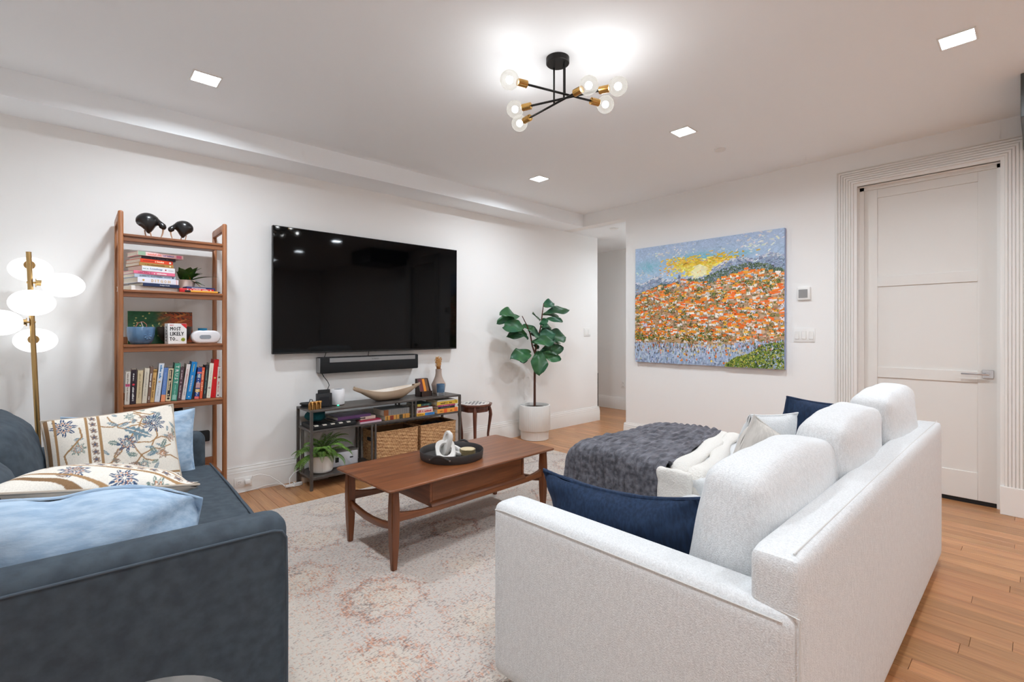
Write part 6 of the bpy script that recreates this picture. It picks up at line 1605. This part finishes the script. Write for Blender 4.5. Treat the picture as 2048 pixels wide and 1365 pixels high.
for k, (bx_, by_, tx_, ty_, wd, dep) in enumerate(fl):
    A = cam_at(960 + bx_ / 4.135, 570 + by_ / 4.135, PY); A = Vector((A.x + offx, PY - 0.01 + dep * 0.4, A.z))
    B = cam_at(960 + tx_ / 4.135, 570 + ty_ / 4.135, PY); B = Vector((B.x + offx, PY + dep * 1.2 - 0.06, B.z))
    B.y = min(B.y, 4.02)
    d = B - A; L = d.length
    g = leaf_geo(L * 1.05, wd / 4.135 * 5.4 / 963 * 1.5, n=15, droop=rr_.uniform(0.25, 0.7), fold=rr_.uniform(0.1, 0.35), wav=0.13, seed=k, wide=1.3, tip=0.6, m=9)
    # leaf blade faces the room and a little upward
    X = d.normalized(); up = Vector((-0.45 + rr_.uniform(-.2, .2), -0.75, 0.55 + rr_.uniform(-.25, .25))); Z = (up - X * up.dot(X)).normalized(); Y = Z.cross(X)
    M = Matrix(((X.x, Y.x, Z.x, A.x), (X.y, Y.y, Z.y, A.y), (X.z, Y.z, Z.z, A.z), (0, 0, 0, 1))) @ Matrix.Rotation(-0.12, 4, 'Y')
    lf = part('leaf', xf(g, M), FIG, t, smooth=70)
    part('midrib', xf(tube([(0, 0, 0.001), (L * 0.5, 0, -0.10 * L + 0.003), (L * 0.9, 0, -0.28 * L)], [0.003, 0.002, 0.001], n=5), M), mat('fig_rib', C(70, 110, 60), rough=0.5), lf) if False else None

# ================================================================== THINGS ON THE COFFEE TABLE
TZ = 0.0102 + 0.424 + 0.0006
TC = (1.742, 2.468)
LEA = mat('charcoal_leather', C(58, 55, 54), rough=0.55, bump=0.2, bscale=160, bdist=0.001)
t = thing('round_tray', 'round charcoal leather tray with strap handles on the coffee table', 'tray', (TC[0], TC[1], TZ))
part('tray', lathe([(0.0001, 0.0), (0.188, 0.0), (0.192, 0.004), (0.197, 0.048), (0.195, 0.052), (0.191, 0.048), (0.187, 0.008), (0.0001, 0.006)], (TC[0], TC[1], TZ), n=64), LEA, t)
for a0 in (math.radians(214), math.radians(34)):
    pts = []
    for k in range(15):
        a = a0 + (k / 14 - 0.5) * 0.62; r_ = 0.201 + 0.016 * math.sin(math.pi * k / 14)
        pts.append((TC[0] + r_ * math.cos(a), TC[1] + r_ * math.sin(a), TZ + 0.030 + 0.014 * math.sin(math.pi * k / 14)))
    g = tube(pts, 0.0035, n=8); V = [(x, y, TZ + 0.034 + (z - TZ - 0.034) * 2.2) for x, y, z in g[0]]
    h = part('handle', (V, g[1]), LEA, t)
    for k in (0, 14):
        p = Vector(pts[k]); c = Vector((TC[0], TC[1], p.z)); d = (p - c).normalized()
        part('rivet', cyl(p, p + d * 0.007, 0.005, n=12), mat('rivet', C(150, 146, 140), rough=0.3, metal=1.0), h)
STONE = mat('white_marble', C(224, 221, 216), rough=0.6, col2=C(200, 198, 194), nscale=12)
def link(M, w, h, th, hole, parent, hx=0.0):
    """flat rounded chain link with an oval hole"""
    n = 36; V, F = [], []
    def o_(a): 
        c, s = math.cos(a), math.sin(a); e = 0.62
        return (math.copysign(abs(c) ** e, c) * w / 2, math.copysign(abs(s) ** e, s) * h / 2)
    def i_(a): return (hole * w / 2 * math.cos(a) + hx, hole * h / 2 * math.sin(a))
    prof = [(1.0, -1), (1.0, 1)]
    rings = []
    for s, f in ((-th / 2, 0.94), (-th / 4, 1.0), (th / 4, 1.0), (th / 2, 0.94)): rings.append([(o_(2 * math.pi * k / n)[0] * f, o_(2 * math.pi * k / n)[1] * f, s) for k in range(n)])
    for s, f in ((th / 2, 1.08), (th / 4, 1.0), (-th / 4, 1.0), (-th / 2, 1.08)): rings.append([(i_(2 * math.pi * k / n)[0] * f, i_(2 * math.pi * k / n)[1] * f, s) for k in range(n)])
    for r_ in rings: V += r_
    R_ = len(rings)
    for i in range(R_):
        for k in range(n): F.append((i * n + k, i * n + (k + 1) % n, ((i + 1) % R_) * n + (k + 1) % n, ((i + 1) % R_) * n + k))
    part('link', xf((V, F), M), STONE, parent, smooth=50)
t = thing('stone_links', 'sculpture of three interlocked white stone links on the tray', 'sculpture', (1.70, 2.46, TZ + 0.008))
sz = TZ + 0.008
def lm(o, n, x):
    Z = Vector(n).normalized(); X = Vector(x); X = (X - Z * X.dot(Z)).normalized(); Y = Z.cross(X)
    return Matrix(((X.x, Y.x, Z.x, o[0]), (X.y, Y.y, Z.y, o[1]), (X.z, Y.z, Z.z, o[2]), (0, 0, 0, 1)))
link(lm((1.668, 2.428, sz + 0.052), (-0.40, -0.55, 0.74), (0.86, -0.50, 0.10)), 0.120, 0.150, 0.028, 0.58, t)
link(lm((1.690, 2.450, sz + 0.085), (-0.88, 0.10, 0.10), (0.15, -0.35, 1.0)), 0.165, 0.080, 0.026, 0.40, t, hx=0.03)
link(lm((1.752, 2.475, sz + 0.040), (0.25, -0.50, 0.80), (0.90, -0.30, -0.42)), 0.150, 0.085, 0.020, 0.55, t)
BRC = mat('brass_coaster', C(176, 160, 122), rough=0.35, metal=0.7)
t = thing('coaster_stack', 'stack of brass rimmed coasters on the tray', 'coasters', (1.835, 2.430, sz))
for k in range(4):
    part('coaster', lathe([(0.0001, 0.0), (0.048, 0.0), (0.0505, 0.002), (0.0505, 0.007), (0.048, 0.0085), (0.0001, 0.0085)], (1.835 + 0.001 * (k % 2), 2.430, sz + 0.009 * k), n=36), BRC if k < 3 else BRC, t)
part('cork_face', lathe([(0.044, 0.0), (0.0001, 0.0006)], (1.835, 2.430, sz + 0.036), n=32), mat('linen_face', C(206, 190, 156), rough=0.8), t)

# ================================================================== BIG PAINTING
def painting():
    ya, yb, za, zb_ = 2.994, 1.494, 0.882, 2.116
    W, Hh = ya - yb, zb_ - za
    xf_ = 4.562
    T = thing('canvas_painting', 'large knife painted canvas of an orange roofed hillside town', 'painting', (4.58, (ya + yb) / 2, za))
    part('stretcher', box(xf_ + 0.001, XW - 0.002, yb, ya, za, zb_, b=0.002, seg=1), mat('painted_edge', C(150, 165, 200), rough=0.6), T)
    r = np.random.RandomState(17)
    Q, COLS = [], []
    lin = lambda c: np.array(C(*c)[:3])
    def clampc(c): return np.clip(c, 0, 255)
    layer = [0.0]
    def strokes(a, b, la, lb, ang, cols):
        """a,b centre (0..1), la/lb half lengths in metres along/across, angle, rgb arrays 0..255"""
        n = len(a)
        cx, cy = a * W, b * Hh
        c, s = np.cos(ang), np.sin(ang)
        lay = layer[0] + r.uniform(0, 0.0004, n); layer[0] += 0.00003
        corners = []
        for sx, sy in ((-1, -1), (1, -1), (1, 1), (-1, 1)):
            jx = sx * la * r.uniform(0.75, 1.1, n); jy = sy * lb * r.uniform(0.75, 1.1, n)
            X = np.clip(cx + c * jx - s * jy, 0, W); Y = np.clip(cy + s * jx + c * jy, 0, Hh)
            corners.append(np.stack([xf_ - lay - r.uniform(0, 0.0004, n), ya - X, za + Y], -1))
        Q.append(np.stack(corners, 1)); COLS.append(np.clip(cols, 0, 255))
    def jit(base, n, amt): return np.array(base)[None, :] + r.normal(0, amt, (n, 1)) + r.normal(0, amt * 0.5, (n, 3))
    def pick(pal, n, amt=10): 
        p = np.array(pal)[r.randint(0, len(pal), n)]
        return p + r.normal(0, amt, (n, 1)) + r.normal(0, amt * 0.4, (n, 3))
    hill = lambda a: np.interp(a, [0, .06, .12, .2, .3, .36, .45, .55, .62, .7, .78, .88, 1], [.565, .60, .635, .655, .655, .70, .675, .66, .675, .70, .735, .715, .69])
    green = lambda a: np.interp(a, [0, .1, .2, .3, .42, .5, .6, .7, .8, .9, 1], [.58, .62, .66, .66, .69, .685, .73, .76, .775, .76, .70])
    mount = lambda a: np.interp(a, [0, .08, .16, .24, .3, .38, .46, .52, .58, .66, .74, .84, .92, 1], [.70, .69, .74, .71, .70, .71, .69, .70, .77, .81, .83, .80, .84, .81])
    shore = lambda a: np.interp(a, [0, .3, .6, .72, .8, 1], [.168, .165, .158, .17, .19, .205])
    # sky
    n = 5200
    a, b = r.rand(n), r.uniform(.64, 1.02, n)
    col = np.array((172, 196, 222))[None, :] + r.normal(0, 7, (n, 1)) + (b[:, None] - .8) * np.array((10, -10, 4))
    tq = np.exp(-(((a - .47) / .17) ** 2 + ((b - .865) / .035) ** 2)) + 0.8 * np.exp(-(((a - .11) / .09) ** 2 + ((b - .825) / .05) ** 2)) + .8 * np.exp(-(((a - .75) / .08) ** 2 + ((b - .855) / .02) ** 2))
    col = col + (np.array((104, 184, 196)) - col) * np.clip(tq, 0, 1)[:, None] * r.uniform(.4, 1, (n, 1))
    wh = np.exp(-(((a - .28) / .12) ** 2 + ((b - .93) / .05) ** 2)) + np.exp(-(((a - .85) / .1) ** 2 + ((b - .93) / .06) ** 2)) + 0.9 * np.exp(-(((a - .2) / .15) ** 2 + ((b - .76) / .03) ** 2))
    wm = r.rand(n) < 0.30 * np.clip(wh, 0, 1) + 0.015
    col[wm] = jit((222, 222, 220), wm.sum(), 10)
    strokes(a, b, r.uniform(.008, .022, n), r.uniform(.004, .009, n), r.uniform(-.9, .9, n), col)
    layer[0] += 0.0005
    # yellow glow
    n = 900
    a = r.normal(.49, .10, n); b = .775 + r.normal(0, .035, n) + 0.05 * np.abs((a - .49) / .12) * 0.6
    ok = (b < .88) & (b > .69); a, b = a[ok], b[ok]; n = len(a)
    d = np.hypot((a - .487) * W, (b - .745) * Hh)
    col = np.where((d < .075)[:, None], jit((246, 238, 186), n, 8), np.where((b > .80)[:, None] & (r.rand(n, 1) < .8), jit((228, 188, 44), n, 16), jit((240, 214, 96), n, 16)))
    strokes(a, b, r.uniform(.010, .026, n), r.uniform(.004, .008, n), r.normal(0, .35, n), col)
    n = 60; a = r.uniform(.2, .64, n); b = .755 + r.normal(0, .035, n) + .06 * (a > .3) * (a < .62)
    strokes(a, b, r.uniform(.008, .022, n), r.uniform(.002, .005, n), r.normal(-.1, .25, n), pick([(236, 130, 40), (232, 170, 60), (240, 190, 70)], n))
    n = 26; th = r.uniform(0, 6.28, n); strokes(.487 + .011 * np.cos(th), .742 + .013 * np.sin(th), np.full(n, .006), np.full(n, .004), th, pick([(250, 206, 50), (244, 180, 40)], n, 6))
    strokes(np.full(6, .487), np.full(6, .742), np.full(6, .007), np.full(6, .007), r.uniform(0, 3, 6), jit((250, 246, 200), 6, 3))
    layer[0] += 0.0005
    # mountains
    n = 2600; a = r.rand(n); lo_, hi_ = hill(a) - .03, mount(a); keep = ~((a > .40) & (a < .56)); 
    b = lo_ + (hi_ - lo_) * r.rand(n); ok = (hi_ > lo_) & (keep | (b < .70)); a, b, hi_ = a[ok], b[ok], hi_[ok]; n = len(a)
    col = pick([(136, 150, 178), (150, 164, 190), (118, 134, 160), (168, 180, 200)], n, 9)
    tp = (hi_ - b) < .02; col[tp] = np.where(r.rand(tp.sum(), 1) < .5, jit((212, 216, 222), tp.sum(), 8), col[tp])
    strokes(a, b, r.uniform(.008, .02, n), r.uniform(.003, .007, n), r.normal(.2, .6, n), col)
    layer[0] += 0.0005
    # green slopes behind the town
    n = 1500; a = r.rand(n); b = hill(a) - .03 + (green(a) - hill(a) + .035) * r.rand(n)
    strokes(a, b, r.uniform(.005, .012, n), r.uniform(.003, .006, n), r.uniform(0, 3, n), pick([(74, 96, 70), (96, 120, 84), (58, 78, 62), (120, 138, 100), (88, 104, 96)], n))
    layer[0] += 0.0005
    # town underpaint
    n = 3000; a = r.rand(n); b = shore(a) + (hill(a) - shore(a)) * r.rand(n)
    strokes(a, b, r.uniform(.008, .018, n), r.uniform(.005, .010, n), r.uniform(-.4, .4, n), pick([(196, 146, 104), (160, 122, 92), (214, 170, 130), (120, 122, 70), (190, 160, 124)], n, 14))
    # houses row by row from the back: walls, window dabs, roofs
    layer[0] += 0.0006
    bs_ = np.sort(r.uniform(0, 1, 760))[::-1]
    A, B = [], []
    for k in bs_:
        a_ = r.rand(); A.append(a_); B.append(shore(a_) + .015 + (hill(a_) - shore(a_) - .02) * k)
    A, B = np.array(A), np.array(B); n = len(A)
    hw = r.uniform(.011, .026, n); hh = r.uniform(.009, .019, n)
    strokes(A, B, hw, hh, r.normal(0, .08, n), pick([(246, 240, 232), (240, 230, 218), (226, 206, 186), (246, 236, 222), (226, 228, 236), (206, 166, 132)], n, 10))
    layer[0] += 0.0005
    m_ = 1000; idx = r.randint(0, n, m_)
    strokes(A[idx] + r.uniform(-1, 1, m_) * hw[idx] / W * .8, B[idx] + r.uniform(-1, .4, m_) * hh[idx] / Hh, r.uniform(.0018, .004, m_), r.uniform(.003, .006, m_), r.normal(0, .1, m_), pick([(84, 60, 48), (104, 80, 66), (60, 52, 52), (130, 96, 70)], m_, 10))
    layer[0] += 0.0005
    sel = r.rand(n) < .80; n2 = sel.sum()
    strokes(A[sel], B[sel] + hh[sel] / Hh * 1.05, hw[sel] * 1.15, r.uniform(.006, .011, n2), r.normal(0, .18, n2), pick([(250, 130, 34), (244, 108, 26), (250, 156, 60), (240, 120, 50), (244, 176, 60)], n2, 10))
    # tower
    for k in range(8): strokes(np.full(5, .345) + r.normal(0, .004, 5), np.full(5, .665 + .009 * k), np.full(5, .005), np.full(5, .007), np.full(5, 0.0), pick([(120, 128, 150), (90, 96, 116), (160, 166, 180)], 5))
    # trees
    layer[0] += 0.0005
    nc = 120; ca = r.rand(nc); cb = shore(ca) + (hill(ca) - shore(ca)) * r.rand(nc) ** .9
    for k in range(nc):
        q = r.randint(8, 22); R = r.uniform(.014, .040)
        strokes(ca[k] + r.normal(0, R / W, q), cb[k] + r.normal(0, R * .8 / Hh, q), r.uniform(.003, .007, q), r.uniform(.002, .005, q), r.uniform(0, 3, q), pick([(82, 110, 48), (52, 74, 40), (112, 134, 56), (156, 166, 70), (96, 100, 52)], q, 9))
    for ca_, wd in ((.03, .05), (.22, .05), (.42, .05), (.62, .06), (.48, .06), (.10, .05)):
        q = 70; strokes(np.clip(ca_ + r.normal(0, wd, q), 0, 1), shore(ca_) + .035 + np.abs(r.normal(0, .03, q)), r.uniform(.003, .008, q), r.uniform(.002, .005, q), r.uniform(0, 3, q), pick([(70, 92, 36), (110, 120, 40), (48, 60, 30), (170, 170, 70)], q, 9))
    # water
    layer[0] += 0.0005
    n = 2200; a = r.rand(n); b = shore(a) * r.rand(n) ** .8
    strokes(a, b, r.uniform(.008, .022, n), r.uniform(.003, .007, n), r.normal(1.57, .35, n), pick([(168, 188, 216), (182, 198, 222), (158, 178, 210), (192, 206, 226)], n, 6))
    layer[0] += 0.0005
    n = 420; a = r.rand(n); b = shore(a) * (1 - np.abs(r.normal(0, .28, n))); ok = b > .01; a, b = a[ok], b[ok]; n = len(a)
    strokes(a, b, r.uniform(.002, .006, n), r.uniform(.005, .016, n), r.normal(0, .08, n), pick([(90, 84, 80), (140, 110, 90), (224, 110, 50), (120, 124, 84), (236, 232, 226), (190, 180, 120), (110, 116, 140)], n, 10))
    n = 22; a = r.uniform(.2, .72, n); b = r.uniform(.02, .11, n)
    strokes(a, b, r.uniform(.005, .010, n), r.uniform(.006, .013, n), r.normal(0, .2, n), pick([(236, 120, 44), (240, 140, 60), (236, 196, 90)], n, 8))
    n = 40; a = r.uniform(.0, .7, n); b = r.uniform(.02, .15, n); strokes(a, b, r.uniform(.014, .03, n), np.full(n, .0016), r.normal(0, .05, n), jit((226, 230, 236), n, 6))
    n = 60; a = r.uniform(.45, .85, n); b = .158 - .07 * np.clip((a - .62) / .2, 0, 1) + r.normal(0, .005, n)
    strokes(a, b, r.uniform(.008, .018, n), r.uniform(.002, .004, n), r.normal(-.1, .15, n), pick([(226, 214, 180), (232, 196, 110), (214, 206, 196)], n, 8))
    # grass bank, lower right
    layer[0] += 0.0005
    n = 1700; a = r.uniform(.66, 1.0, n); up = np.interp(a, [.66, .72, .8, .88, 1], [.012, .075, .10, .175, .20]); b = up * r.rand(n)
    strokes(a, b, r.uniform(.004, .012, n), r.uniform(.002, .005, n), r.normal(.3, .7, n), pick([(96, 128, 40), (64, 92, 34), (46, 66, 30), (150, 162, 60), (110, 140, 46), (190, 186, 80)], n, 9))
    layer[0] += 0.001
    # signature
    n = 16; strokes(np.linspace(.022, .078, n), .022 + .004 * np.sin(np.arange(n) * 1.9), np.full(n, .0034), np.full(n, .0010), np.arange(n) * 1.3, jit((34, 34, 50), n, 4))
    strokes(np.array([.012, .017]), np.array([.024, .024]), np.full(2, .003), np.full(2, .003), np.zeros(2), jit((214, 50, 90), 2, 3))
    q = np.concatenate(Q); cc = np.concatenate(COLS)
    V = q.reshape(-1, 3); nq = len(q)
    me = bpy.data.meshes.new('paint_strokes')
    me.vertices.add(nq * 4); me.vertices.foreach_set('co', (V - np.array([4.58, (ya + yb) / 2, za])).astype(np.float32).ravel())
    me.loops.add(nq * 4); me.polygons.add(nq)
    me.loops.foreach_set('vertex_index', np.arange(nq * 4, dtype=np.int32)); me.polygons.foreach_set('loop_start', np.arange(nq, dtype=np.int32) * 4)
    me.update(calc_edges=True)
    s = cc / 255.0; L = np.where(s <= 0.04045, s / 12.92, ((s + 0.055) / 1.055) ** 2.4)
    ca = me.color_attributes.new('Col', 'FLOAT_COLOR', 'POINT')
    arr = np.ones((nq * 4, 4), np.float32); arr[:, :3] = np.repeat(L, 4, axis=0)
    ca.data.foreach_set('color', arr.ravel())
    me.materials.append(mat('oil_paint', C(255, 255, 255), rough=0.45, attr='Col'))
    part('paint_strokes', None, None, T, mesh=me, kind='stuff')
    # ground coat under the strokes
    for z0, z1, c_ in ((0.0, 0.165, (170, 188, 216)), (0.165, 0.66, (200, 168, 136)), (0.66, 1.0, (172, 194, 220))):
        part('ground_coat', box(xf_ + 0.0004, xf_ + 0.0012, yb + 0.001, ya - 0.001, za + 0.001 + z0 * (Hh - 0.002), za + 0.001 + z1 * (Hh - 0.002)), mat('ground_coat_%d' % c_[0], C(*c_), rough=0.7), T, smooth=0)
painting()
